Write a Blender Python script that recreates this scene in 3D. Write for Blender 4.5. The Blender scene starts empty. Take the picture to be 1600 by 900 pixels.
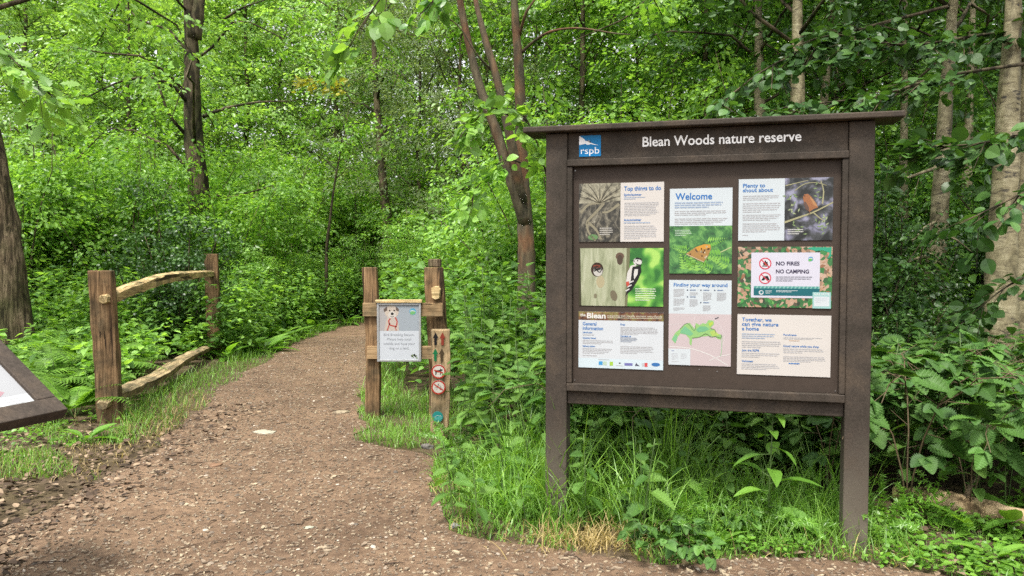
import bpy, bmesh, math, random
import numpy as np
from mathutils import Vector, Matrix

# ------------------------------------------------------------------ camera, light, exposure
C = bpy.context.scene
COL = C.collection
F, H, PITCH = 1202.0, 1.45, math.atan(48 / 1202)
cam = bpy.data.cameras.new("camera"); cam_o = bpy.data.objects.new("camera", cam); COL.objects.link(cam_o)
cam_o.location = (0, 0, H); cam_o.rotation_euler = (math.pi / 2 - PITCH, 0, 0)
cam.sensor_width = 36.0; cam.lens = 36.0 * F / 1600; cam.clip_start = 0.05; cam.clip_end = 500
C.camera = cam_o

SUN_EL, SUN_AZ = math.radians(66), math.radians(200)      # azimuth clockwise from +Y: light from behind the camera, a little left
w = bpy.data.worlds.new("World"); C.world = w; w.use_nodes = True
wn, wl = w.node_tree.nodes, w.node_tree.links
bg = wn["Background"]
sky = wn.new("ShaderNodeTexSky"); sky.sky_type = 'NISHITA'; sky.sun_disc = False
sky.sun_elevation = SUN_EL; sky.sun_rotation = SUN_AZ; sky.dust_density = 4.0; sky.air_density = 1.0
hs = wn.new("ShaderNodeHueSaturation"); hs.inputs['Saturation'].default_value = 0.12
wl.new(sky.outputs[0], hs.inputs['Color']); wl.new(hs.outputs[0], bg.inputs[0]); bg.inputs[1].default_value = 0.10
sl = bpy.data.lights.new("sun", 'SUN'); so = bpy.data.objects.new("sun", sl); COL.objects.link(so)
sl.energy = 1.5; sl.angle = math.radians(10); sl.color = (1.0, 0.95, 0.86)
sd = Vector((math.sin(SUN_AZ) * math.cos(SUN_EL), math.cos(SUN_AZ) * math.cos(SUN_EL), math.sin(SUN_EL)))
so.rotation_euler = sd.to_track_quat('Z', 'Y').to_euler(); so.location = sd * 40
C.view_settings.view_transform = 'Standard'; C.view_settings.look = 'None'; C.view_settings.gamma = 1
C.view_settings.use_curve_mapping = False
C.view_settings.exposure = 1.98
cy = C.cycles
cy.use_denoising = False; cy.max_bounces = 8; cy.diffuse_bounces = 6; cy.glossy_bounces = 2; cy.transmission_bounces = 4
cy.caustics_reflective = False; cy.caustics_refractive = False; cy.sample_clamp_indirect = 6.0

# ------------------------------------------------------------------ helpers
R_ = np.random.default_rng
def ray(px, py):
    a, b = (px - 800) / F, (450 - py) / F
    return np.array([a, math.cos(PITCH) + b * math.sin(PITCH), -math.sin(PITCH) + b * math.cos(PITCH)])
def ground_at(px, py, z=0.0):
    d = ray(px, py); t = (z - H) / d[2]
    return np.array([0, 0, H]) + t * d
def at(px, py, Y):
    d = ray(px, py); t = Y / d[1]
    return np.array([0, 0, H]) + t * d
def X(px, Y): return (px - 800) / F * Y

def terrain(x, y):
    """flat near the camera, a slow rise behind and at the far left"""
    z = np.clip(np.asarray(y, float) - 20, 0, 60) * 0.10
    z = z + np.clip(np.asarray(y, float) - 9, 0, 60) * np.clip((-np.asarray(x, float) - 6.0) / 6, 0, 1) * 0.05
    z = z + np.clip((np.asarray(x, float) - 2.2), 0, 10) * np.clip((np.asarray(y, float) - 4.2) / 3, 0, 1) * 0.03
    return z

def link(o, parent=None):
    COL.objects.link(o)
    if parent is not None: o.parent = parent
    return o
def tag(o, label, cat, group=None):
    o["label"] = label; o["category"] = cat
    if group: o["group"] = group
    return o
def thing(name, label, cat, loc=(0, 0, 0), rz=0.0, group=None, scale=None):
    o = bpy.data.objects.new(name, None); o.empty_display_size = 0.1
    link(o); o.location = loc; o.rotation_euler = (0, 0, rz)
    if scale is not None: o.scale = scale if hasattr(scale, '__len__') else (scale,) * 3
    return tag(o, label, cat, group)
def kind(o, k): o["kind"] = k; return o

def mesh_from(name, verts, loops, counts, mats, smooth=False, midx=None):
    me = bpy.data.meshes.new(name)
    verts = np.ascontiguousarray(verts, dtype=np.float32); loops = np.ascontiguousarray(loops, dtype=np.int32)
    counts = np.ascontiguousarray(counts, dtype=np.int32)
    me.vertices.add(len(verts)); me.vertices.foreach_set("co", verts.ravel())
    me.loops.add(len(loops)); me.loops.foreach_set("vertex_index", loops)
    me.polygons.add(len(counts))
    me.polygons.foreach_set("loop_start", np.concatenate(([0], np.cumsum(counts)[:-1])).astype(np.int32))
    me.polygons.foreach_set("loop_total", counts)
    for m in (mats if isinstance(mats, (list, tuple)) else [mats]): me.materials.append(m)
    if midx is not None: me.polygons.foreach_set("material_index", np.asarray(midx, dtype=np.int32))
    me.polygons.foreach_set("use_smooth", np.full(len(counts), smooth))
    me.update(calc_edges=True); me.validate()
    return me
class Geo:
    """collects polygons; build() links them as ONE mesh object"""
    def __init__(s): s.v = []; s.l = []; s.c = []; s.m = []; s.n = 0
    def add(s, v, l, c, m=0):
        v = np.asarray(v, float).reshape(-1, 3)
        s.v.append(v); s.l.append(np.asarray(l, int).ravel() + s.n); c = np.asarray(c, int).ravel(); s.c.append(c)
        s.m.append(np.full(len(c), m)); s.n += len(v)
        return s
    def polys(s, v, faces, m=0): return s.add(v, [i for f in faces for i in f], [len(f) for f in faces], m)
    def mesh(s, name, mats, smooth=False):
        return mesh_from(name, np.concatenate(s.v), np.concatenate(s.l), np.concatenate(s.c), mats, smooth, np.concatenate(s.m))
    def build(s, name, mats, parent=None, smooth=False):
        o = bpy.data.objects.new(name, s.mesh(name, mats, smooth)); return link(o, parent)

def bevel_mod(o, wdt=0.004, seg=2):
    m = o.modifiers.new("bevel", 'BEVEL'); m.width = wdt; m.segments = seg; m.limit_method = 'ANGLE'; return o
BOXF = [(0, 3, 2, 1), (4, 5, 6, 7), (0, 1, 5, 4), (1, 2, 6, 5), (2, 3, 7, 6), (3, 0, 4, 7)]
def box(g, x0, x1, y0, y1, z0, z1, m=0):
    v = [(x0, y0, z0), (x1, y0, z0), (x1, y1, z0), (x0, y1, z0), (x0, y0, z1), (x1, y0, z1), (x1, y1, z1), (x0, y1, z1)]
    return g.polys(v, BOXF, m)
def tube(g, pts, rad, n=8, rng=None, rough=0.0, cap=True, m=0, squash=None):
    """a tapered tube along a polyline"""
    pts = np.asarray(pts, float); k = len(pts); rad = np.asarray(rad, float) * np.ones(k)
    tan = np.gradient(pts, axis=0); tan /= np.linalg.norm(tan, axis=1)[:, None] + 1e-9
    ref = np.array([1.0, 0, 0]) if abs(tan[0] @ np.array([1.0, 0, 0])) < 0.9 else np.array([0, 1.0, 0])
    vs = []
    for i in range(k):
        a = ref - tan[i] * (ref @ tan[i]); a /= np.linalg.norm(a); b = np.cross(tan[i], a); ref = a
        th = np.arange(n) * 2 * np.pi / n
        r = rad[i] * np.ones(n)
        if rng is not None and rough: r = r * (1 + rough * rng.standard_normal(n))
        vs.append(pts[i] + np.outer(r * np.cos(th), a) + np.outer(r * np.sin(th), b))
    v = np.concatenate(vs); faces = []
    for i in range(k - 1):
        for j in range(n):
            j2 = (j + 1) % n
            faces.append((i * n + j, i * n + j2, (i + 1) * n + j2, (i + 1) * n + j))
    if cap: faces += [tuple(range(n - 1, -1, -1)), tuple((k - 1) * n + j for j in range(n))]
    return g.polys(v, faces, m)
def smooth_path(pts, per=6):
    p = np.asarray(pts, float); out = []
    q = np.vstack([2 * p[0] - p[1], p, 2 * p[-1] - p[-2]])
    for i in range(1, len(q) - 2):
        for t in np.linspace(0, 1, per, endpoint=False):
            a, b, c, d = q[i - 1], q[i], q[i + 1], q[i + 2]
            out.append(.5 * (2 * b + (c - a) * t + (2 * a - 5 * b + 4 * c - d) * t * t + (3 * b - a - 3 * c + d) * t ** 3))
    out.append(p[-1]); return np.array(out)

# ------------------------------------------------------------------ materials
def new_mat(name):
    m = bpy.data.materials.new(name); m.use_nodes = True
    nt = m.node_tree; b = nt.nodes["Principled BSDF"]
    return m, nt.nodes, nt.links, b
def ramp(nodes, stops):
    r = nodes.new("ShaderNodeValToRGB"); e = r.color_ramp.elements
    while len(e) < len(stops): e.new(0.5)
    for el, (p, c) in zip(e, stops): el.position = p; el.color = (*c, 1)
    return r
def noise(nodes, links, scale, detail=4, rough=0.6, vec=None, dist=0.0):
    n = nodes.new("ShaderNodeTexNoise"); n.inputs['Scale'].default_value = scale; n.inputs['Detail'].default_value = detail
    n.inputs['Roughness'].default_value = rough; n.inputs['Distortion'].default_value = dist
    if vec is not None: links.new(vec, n.inputs['Vector'])
    return n
def coords(nodes, links, scale=(1, 1, 1), which='Object'):
    t = nodes.new("ShaderNodeTexCoord"); mp = nodes.new("ShaderNodeMapping"); mp.inputs['Scale'].default_value = scale
    links.new(t.outputs[which], mp.inputs['Vector']); return mp.outputs[0]
def bump(nodes, links, height, b, strength=0.5, dist=0.01):
    bp = nodes.new("ShaderNodeBump"); bp.inputs['Strength'].default_value = strength; bp.inputs['Distance'].default_value = dist
    links.new(height, bp.inputs['Height']); links.new(bp.outputs[0], b.inputs['Normal']); return bp
def mix_rgb(nodes, links, fac, a, b, mode='MIX'):
    m = nodes.new("ShaderNodeMix"); m.data_type = 'RGBA'; m.blend_type = mode
    for sock, val in ((m.inputs[0], fac), (m.inputs[6], a), (m.inputs[7], b)):
        if hasattr(val, 'links') or hasattr(val, 'is_linked'): links.new(val, sock)
        elif isinstance(val, tuple): sock.default_value = (*val, 1)
        else: sock.default_value = val
    return m.outputs[2]

def leaf_mat(name, dark, light, trans=0.4, rough=0.36, spec=0.45, clump=1.3):
    m, N, L, b = new_mat(name)
    geo = N.new("ShaderNodeNewGeometry")
    r = ramp(N, [(0.0, dark), (0.55, tuple((a + c) / 2 for a, c in zip(dark, light))), (1.0, light)])
    L.new(geo.outputs['Random Per Island'], r.inputs[0])
    nz = noise(N, L, clump, 2, 0.5, coords(N, L))
    oi = N.new("ShaderNodeObjectInfo")
    ad = N.new("ShaderNodeMath"); ad.operation = 'MULTIPLY_ADD'; ad.inputs[1].default_value = 1.3; ad.inputs[2].default_value = 0.25
    L.new(nz.outputs[0], ad.inputs[0])
    a2 = N.new("ShaderNodeMath"); a2.operation = 'MULTIPLY_ADD'; a2.inputs[1].default_value = 0.3
    L.new(oi.outputs['Random'], a2.inputs[0]); L.new(ad.outputs[0], a2.inputs[2])
    hsv = N.new("ShaderNodeHueSaturation"); L.new(r.outputs[0], hsv.inputs['Color']); L.new(a2.outputs[0], hsv.inputs['Value'])
    hsv.inputs['Saturation'].default_value = 0.97
    L.new(hsv.outputs[0], b.inputs['Base Color'])
    b.inputs['Roughness'].default_value = rough; b.inputs['Specular IOR Level'].default_value = spec
    tr = N.new("ShaderNodeBsdfTranslucent")
    y = mix_rgb(N, L, 1.0, hsv.outputs[0], (1.4, 1.4, 0.55), 'MULTIPLY'); L.new(y, tr.inputs[0])
    mx = N.new("ShaderNodeMixShader"); mx.inputs[0].default_value = trans
    L.new(b.outputs[0], mx.inputs[1]); L.new(tr.outputs[0], mx.inputs[2]); L.new(mx.outputs[0], N["Material Output"].inputs[0])
    return m
def bark_mat(name, c1, c2, c3, sc=9, stretch=0.25, bs=0.8, bd=0.02):
    m, N, L, b = new_mat(name)
    v = coords(N, L, (1, 1, stretch))
    n1 = noise(N, L, sc, 6, 0.65, v, 0.4); n2 = noise(N, L, 1.7, 3, 0.6, coords(N, L))
    r = ramp(N, [(0.41, c1), (0.49, c2), (0.60, c3)]); L.new(n1.outputs[0], r.inputs[0])
    r2 = ramp(N, [(0.40, (0.50, 0.60, 0.40)), (0.58, (1.1, 1.05, 1.0))]); L.new(n2.outputs[0], r2.inputs[0])
    L.new(mix_rgb(N, L, 1.0, r.outputs[0], r2.outputs[0], 'MULTIPLY'), b.inputs['Base Color'])
    b.inputs['Roughness'].default_value = 0.9; b.inputs['Specular IOR Level'].default_value = 0.2
    bump(N, L, n1.outputs[0], b, bs, bd)
    return m
def wood_mat(name, c1, c2, c3, axis=2, bs=0.5):
    """weathered cleft timber, grain along one axis"""
    m, N, L, b = new_mat(name)
    s = [1.0, 1.0, 1.0]; s[axis] = 0.05
    v = coords(N, L, tuple(s))
    n1 = noise(N, L, 55, 5, 0.7, v, 0.3); n2 = noise(N, L, 5, 4, 0.6, coords(N, L))
    r = ramp(N, [(0.36, c1), (0.5, c2), (0.64, c3)]); L.new(n1.outputs[0], r.inputs[0])
    r2 = ramp(N, [(0.38, (0.52, 0.54, 0.52)), (0.58, (1.15, 1.08, 1.0))]); L.new(n2.outputs[0], r2.inputs[0])
    n3 = noise(N, L, 16, 3, 0.5, v, 0.8); r3 = ramp(N, [(0.345, (0.2, 0.18, 0.16)), (0.375, (1.12, 1.12, 1.12))]); L.new(n3.outputs[0], r3.inputs[0])
    L.new(mix_rgb(N, L, 1.0, mix_rgb(N, L, 1.0, r.outputs[0], r2.outputs[0], 'MULTIPLY'), r3.outputs[0], 'MULTIPLY'), b.inputs['Base Color'])
    b.inputs['Roughness'].default_value = 0.85; b.inputs['Specular IOR Level'].default_value = 0.25
    bump(N, L, n1.outputs[0], b, bs, 0.006)
    return m
def plain_mat(name, c, rough=0.5, spec=0.4, metal=0.0):
    m, N, L, b = new_mat(name)
    nz = noise(N, L, 30, 3, 0.6, coords(N, L)); r = ramp(N, [(0.3, tuple(x * 0.9 for x in c)), (0.7, tuple(min(1, x * 1.06) for x in c))])
    L.new(nz.outputs[0], r.inputs[0]); L.new(r.outputs[0], b.inputs['Base Color'])
    b.inputs['Roughness'].default_value = rough; b.inputs['Specular IOR Level'].default_value = spec; b.inputs['Metallic'].default_value = metal
    return m
def board_mat(name, c, sc=90, bs=0.25):
    m, N, L, b = new_mat(name)
    v = coords(N, L); n1 = noise(N, L, sc, 5, 0.75, v); n2 = noise(N, L, 4, 5, 0.7, v)
    n3 = noise(N, L, 260, 2, 0.5, v)
    r = ramp(N, [(0.3, tuple(x * 0.7 for x in c)), (0.5, c), (0.72, tuple(x * 1.4 for x in c))]); L.new(n1.outputs[0], r.inputs[0])
    r2 = ramp(N, [(0.36, (0.68, 0.70, 0.68)), (0.5, (1, 1, 1)), (0.64, (1.38, 1.32, 1.22))]); L.new(n2.outputs[0], r2.inputs[0])
    col = mix_rgb(N, L, 1.0, r.outputs[0], r2.outputs[0], 'MULTIPLY')
    r3 = ramp(N, [(0.74, (0, 0, 0)), (0.8, (1, 1, 1))]); L.new(n3.outputs[0], r3.inputs[0])
    fac = N.new("ShaderNodeMath"); fac.operation = 'MULTIPLY'; fac.inputs[1].default_value = 0.35; L.new(r3.outputs[0], fac.inputs[0])
    col = mix_rgb(N, L, fac.outputs[0], col, (0.18, 0.165, 0.15))
    # green-grey soiling rising from the soil on the posts
    tc = N.new("ShaderNodeTexCoord"); sx = N.new("ShaderNodeSeparateXYZ"); L.new(tc.outputs['Object'], sx.inputs[0])
    ad = N.new("ShaderNodeMath"); ad.operation = 'MULTIPLY_ADD'; ad.inputs[1].default_value = 0.8; L.new(n2.outputs[0], ad.inputs[0]); L.new(sx.outputs[2], ad.inputs[2])
    mr = ramp(N, [(0.45, (0.8, 0.8, 0.8)), (1.0, (0, 0, 0))]); L.new(ad.outputs[0], mr.inputs[0])
    col = mix_rgb(N, L, mr.outputs[0], col, (0.125, 0.107, 0.082))
    L.new(col, b.inputs['Base Color'])
    b.inputs['Roughness'].default_value = 0.7; b.inputs['Specular IOR Level'].default_value = 0.12
    bump(N, L, n1.outputs[0], b, bs, 0.004)
    return m
_pm = {}
def ink(c, rough=0.45):
    """printed colour"""
    c = tuple(x * 0.52 for x in c)                         # print scaled down evenly to suit the exposure, duller than fresh white paper
    key = (tuple(round(x, 3) for x in c), rough)
    if key not in _pm:
        m, N, L, b = new_mat("print_colour"); b.inputs['Base Color'].default_value = (*c, 1)
        nz = noise(N, L, 9, 2, 0.5, coords(N, L)); r = ramp(N, [(0.3, tuple(x * 0.96 for x in c)), (0.7, c)])
        L.new(nz.outputs[0], r.inputs[0]); L.new(r.outputs[0], b.inputs['Base Color'])
        b.inputs['Roughness'].default_value = rough; b.inputs['Specular IOR Level'].default_value = 0.2
        _pm[key] = m
    return _pm[key]
def photo_mat(name, stops, sc, detail=3, dist=0.5, stretch=(1, 1, 1), rough=0.4, kind_='noise'):
    """a printed out-of-focus photograph background"""
    m, N, L, b = new_mat(name)
    v = coords(N, L, stretch)
    if kind_ == 'noise':
        n = noise(N, L, sc, detail, 0.6, v, dist); out = n.outputs[0]
    else:
        n = N.new("ShaderNodeTexVoronoi"); n.inputs['Scale'].default_value = sc; L.new(v, n.inputs['Vector'])
        sp = N.new("ShaderNodeSeparateColor"); L.new(n.outputs['Color'], sp.inputs[0]); out = sp.outputs[0]
    r = ramp(N, [(q_, tuple(x * 0.54 for x in c_)) for q_, c_ in stops]); L.new(out, r.inputs[0]); L.new(r.outputs[0], b.inputs['Base Color'])
    b.inputs['Roughness'].default_value = rough
    return m

M = dict(
    brown=board_mat("brown_recycled_plank", (0.041, 0.033, 0.0265), 90, 0.14),
    panel=plain_mat("brown_panel", (0.041, 0.0305, 0.024), 0.6, 0.15),
    lectern=board_mat("lectern_plank", (0.050, 0.040, 0.033), 60, 0.2),
    oak=wood_mat("cleft_post_timber", (0.061, 0.038, 0.019), (0.126, 0.080, 0.041), (0.204, 0.139, 0.078), 2, 0.8),
    rail=wood_mat("cleft_rail_timber", (0.17, 0.125, 0.06), (0.32, 0.245, 0.125), (0.46, 0.37, 0.21), 0, 0.9),
    rail_low=wood_mat("weathered_rail_timber", (0.11, 0.082, 0.045), (0.21, 0.165, 0.095), (0.33, 0.265, 0.16), 0, 0.9),
    batten=wood_mat("batten_timber", (0.129, 0.085, 0.044), (0.204, 0.143, 0.078), (0.272, 0.197, 0.116), 0, 0.4),
    waypost=wood_mat("waymark_timber", (0.116, 0.082, 0.044), (0.218, 0.160, 0.092), (0.306, 0.238, 0.150), 2, 0.7),
    silver=plain_mat("silver_frame", (0.374, 0.388, 0.394), 0.35, 0.5, 0.6),
    steel=plain_mat("screw_steel", (0.238, 0.231, 0.224), 0.4, 0.5, 0.9),
    bark_dark=bark_mat("dark_bark", (0.020, 0.016, 0.010), (0.055, 0.044, 0.028), (0.115, 0.092, 0.062), 9, 0.3),
    bark_brown=bark_mat("ridged_brown_bark", (0.035, 0.026, 0.016), (0.095, 0.072, 0.045), (0.18, 0.14, 0.095), 26, 0.09, 1.0, 0.05),
    bark_grey=bark_mat("grey_bark", (0.04, 0.033, 0.022), (0.09, 0.072, 0.05), (0.16, 0.125, 0.085), 8, 0.35),
)
def birch_mat():
    m, N, L, b = new_mat("birch_bark")
    v = coords(N, L, (1, 1, 2.6)); n1 = noise(N, L, 6, 9, 0.72, v, 1.3); n2 = noise(N, L, 3.2, 6, 0.7, coords(N, L, (1.6, 1.6, 0.7)), 0.8)
    r = ramp(N, [(0.36, (0.03, 0.025, 0.016)), (0.41, (0.155, 0.13, 0.075)), (0.52, (0.235, 0.205, 0.12)), (0.66, (0.33, 0.295, 0.19))]); L.new(n1.outputs[0], r.inputs[0])
    r2 = ramp(N, [(0.36, (0.28, 0.27, 0.20)), (0.50, (0.82, 0.80, 0.72)), (0.62, (1.05, 1.05, 1.05))]); L.new(n2.outputs[0], r2.inputs[0])
    L.new(mix_rgb(N, L, 1.0, r.outputs[0], r2.outputs[0], 'MULTIPLY'), b.inputs['Base Color'])
    b.inputs['Roughness'].default_value = 0.7; bump(N, L, n1.outputs[0], b, 0.5, 0.012)
    return m
M['birch'] = birch_mat()
def rust_bark():
    m, N, L, b = new_mat("orange_stained_bark")
    v = coords(N, L, (1, 1, 0.25)); n1 = noise(N, L, 14, 5, 0.65, v, 0.4); n2 = noise(N, L, 2.4, 3, 0.55, coords(N, L, (1, 1, 0.6)))
    r = ramp(N, [(0.32, (0.022, 0.018, 0.010)), (0.5, (0.062, 0.049, 0.026)), (0.7, (0.12, 0.097, 0.056))]); L.new(n1.outputs[0], r.inputs[0])
    r2 = ramp(N, [(0.50, (0, 0, 0)), (0.64, (0.8, 0.8, 0.8))]); L.new(n2.outputs[0], r2.inputs[0])
    o = ramp(N, [(0.3, (0.07, 0.028, 0.01)), (0.7, (0.20, 0.08, 0.028))]); L.new(n1.outputs[0], o.inputs[0])
    L.new(mix_rgb(N, L, r2.outputs[0], r.outputs[0], o.outputs[0]), b.inputs['Base Color'])
    b.inputs['Roughness'].default_value = 0.9; bump(N, L, n1.outputs[0], b, 0.8, 0.015)
    return m
M['bark_rust'] = rust_bark()
LM = dict(
    bright=leaf_mat("bright_leaf", (0.092, 0.21, 0.030), (0.265, 0.46, 0.085), 0.48),
    pale=leaf_mat("far_sunlit_leaf", (0.13, 0.25, 0.055), (0.33, 0.50, 0.15), 0.48),  # far leaves lightened: sunlight and distance haze painted into the colour
    mid=leaf_mat("mid_green_leaf", (0.058, 0.152, 0.026), (0.175, 0.335, 0.062), 0.45),
    sallow=leaf_mat("grey_green_leaf", (0.115, 0.18, 0.075), (0.30, 0.38, 0.18), 0.4, 0.5, 0.4),
    dark=leaf_mat("dark_leaf", (0.022, 0.066, 0.014), (0.070, 0.155, 0.028), 0.3, 0.42, 0.45),  # deep green leaf with the right-hand wood's shade put into its colour
    holly=leaf_mat("glossy_dark_leaf", (0.020, 0.058, 0.012), (0.060, 0.135, 0.026), 0.2, 0.36, 0.5),
    nettle=leaf_mat("nettle_leaf", (0.046, 0.122, 0.018), (0.12, 0.235, 0.036), 0.38, 0.6, 0.25, 3),
    bramble=leaf_mat("bramble_leaf", (0.030, 0.088, 0.013), (0.080, 0.180, 0.026), 0.28, 0.55, 0.3, 3),
    lush=leaf_mat("lush_leaf", (0.084, 0.204, 0.019), (0.168, 0.341, 0.037), 0.42, 0.38, 0.5, 3),
    fern=leaf_mat("fern_leaf", (0.073, 0.171, 0.016), (0.157, 0.308, 0.034), 0.45, 0.5, 0.3, 3),
    grass=leaf_mat("grass_blade", (0.080, 0.190, 0.020), (0.215, 0.385, 0.062), 0.44, 0.4, 0.45, 2.5),
    straw=leaf_mat("straw_blade", (0.28, 0.21, 0.08), (0.44, 0.34, 0.15), 0.3, 0.6, 0.3, 3),
    yellow=leaf_mat("yellow_leaf", (0.24, 0.27, 0.03), (0.50, 0.44, 0.06), 0.4),
    stem=plain_mat("green_stem", (0.07, 0.12, 0.03), 0.6, 0.3),
    redstem=plain_mat("brown_cane", (0.09, 0.065, 0.035), 0.7, 0.3),
)

# ------------------------------------------------------------------ leaf templates and placing
def tpl(out, mid, faces):
    """out: half outline (x, y); mid: midrib xs. Built as two strips either side of the midrib."""
    return np.array(out, float), np.array(mid, float), faces
def leaf_template(half, fold=0.18, droop=0.12, pleat=0.0):
    """half: list of (x, halfwidth) from base to tip; gives verts + faces (quads/tris) folded on the midrib"""
    n = len(half); v = []; faces = []
    xs = [h[0] for h in half]
    for (x, y) in half:
        z = -droop * x * x
        v.append((x if y else x, 0, z))
    lo = n
    for i, (x, y) in enumerate(half): v.append((x, y, -droop * x * x + fold * y + (pleat if i % 2 else -pleat) * (y > .03)))
    ro = 2 * n
    for i, (x, y) in enumerate(half): v.append((x, -y, -droop * x * x + fold * y + (pleat if i % 2 else -pleat) * (y > .03)))
    for i in range(n - 1):
        faces.append((i, i + 1, lo + i + 1, lo + i)); faces.append((i, ro + i, ro + i + 1, i + 1))
    return np.array(v, float), faces
def diamond(wd=0.32, fold=0.25, droop=0.15):
    v = np.array([(0, 0, 0), (0.3, wd, fold * wd - droop * .09), (0.72, wd * .8, fold * wd * .8 - droop * .5), (1, 0, -droop), (0.72, -wd * .8, fold * wd * .8 - droop * .5), (0.3, -wd, fold * wd - droop * .09)])
    return v, [(0, 3, 2, 1), (0, 5, 4, 3)]
T_LEAF = diamond(0.33)
T_NARROW = diamond(0.17, 0.3, 0.2)
T_ROUND = leaf_template([(0, 0.0), (0.08, 0.2), (0.3, 0.38), (0.55, 0.41), (0.8, 0.27), (1, 0.0)], 0.2, 0.15)
T_OVATE = leaf_template([(0, 0.0), (0.07, 0.2), (0.25, 0.33), (0.5, 0.31), (0.78, 0.16), (1, 0.0)], 0.2, 0.2)
def serrate(n, prof, depth):
    h = [(0, 0.0)]
    for i in range(1, n):
        x = i / n; y = prof(x); h.append((x, y)); h.append((min(x + 0.55 / n, 0.99), max(y - depth, 0.01)))
    h.append((1, 0.0)); return h
T_NETTLE = leaf_template(serrate(9, lambda x: 0.42 * (x ** 0.35) * (1 - x) ** 0.75 * 1.25 + 0.03, 0.075), 0.25, 0.28, 0.022)
T_TOOTH = leaf_template(serrate(8, lambda x: 0.17 * (1 - x) ** 0.8 + 0.01, 0.085), 0.1, 0.15)
T_LANCE = leaf_template([(0, 0.01), (0.1, 0.07), (0.3, 0.14), (0.5, 0.15), (0.75, 0.1), (0.92, 0.04), (1, 0.0)], 0.35, 0.42)
T_OAK = leaf_template([(0, 0.02), (0.12, 0.1), (0.22, 0.2), (0.3, 0.12), (0.42, 0.3), (0.52, 0.18), (0.64, 0.34), (0.74, 0.2), (0.84, 0.25), (0.94, 0.12), (1, 0.0)], 0.12, 0.12)
def unit(a): return a / (np.linalg.norm(a, axis=-1, keepdims=True) + 1e-9)
def put_leaves(g, T, P, D, N, S, m=0, wscale=None):
    tv, tf = T; P = np.asarray(P); n = len(P)
    if n == 0: return g
    D = unit(np.asarray(D)); N = np.asarray(N); N = unit(N - D * (N * D).sum(1, keepdims=True)); B = np.cross(N, D)
    S = np.asarray(S).reshape(-1, 1, 1) * np.ones((n, 1, 1)); ws = 1.0 if wscale is None else np.asarray(wscale).reshape(-1, 1, 1)
    v = P[:, None, :] + S * (tv[None, :, 0:1] * D[:, None, :] + ws * tv[None, :, 1:2] * B[:, None, :] + tv[None, :, 2:3] * N[:, None, :])
    k = len(tv); fl = np.array([i for f in tf for i in f]); fc = np.array([len(f) for f in tf])
    l = (np.arange(n)[:, None] * k + fl[None, :]).ravel()
    return g.add(v.reshape(-1, 3), l, np.tile(fc, n), m)
def sprays(rng, g, C_, D_, L, n, size, T, jit=0.45, flat=0.06, droop=0.25, width=0.55, m=0, up=None):
    """flat leafy twigs: C_ (k,3) twig start, D_ (k,3) direction, L length"""
    k = len(C_)
    if k == 0: return
    D_ = unit(D_); U = np.array([0, 0, 1.0]) if up is None else up
    Nn = unit(np.tile(U, (k, 1)) - D_ * D_[:, 2:3] + 0.25 * rng.standard_normal((k, 3)))
    Bn = np.cross(Nn, D_)
    L = np.asarray(L) * np.ones(k)
    u = rng.random((k, n)) ** 0.8; s = np.where(rng.random((k, n)) < .5, -1, 1) * rng.random((k, n)) * width * (1.1 - .75 * u)
    P = C_[:, None, :] + (D_[:, None, :] * u[..., None] + Bn[:, None, :] * s[..., None]) * L[:, None, None]
    P = P + Nn[:, None, :] * (rng.standard_normal((k, n, 1)) * flat) - np.array([0, 0, 1.0]) * (droop * (u ** 2 + s ** 2) * L[:, None])[..., None]
    dd = D_[:, None, :] * 0.7 + Bn[:, None, :] * (np.sign(s) * 0.8)[..., None] + rng.standard_normal((k, n, 3)) * 0.35 - np.array([0, 0, 0.28])
    nn = Nn[:, None, :] + rng.standard_normal((k, n, 3)) * jit
    put_leaves(g, T, P.reshape(-1, 3), dd.reshape(-1, 3), nn.reshape(-1, 3), size * (0.6 + 0.7 * rng.random(k * n)), m)

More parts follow.
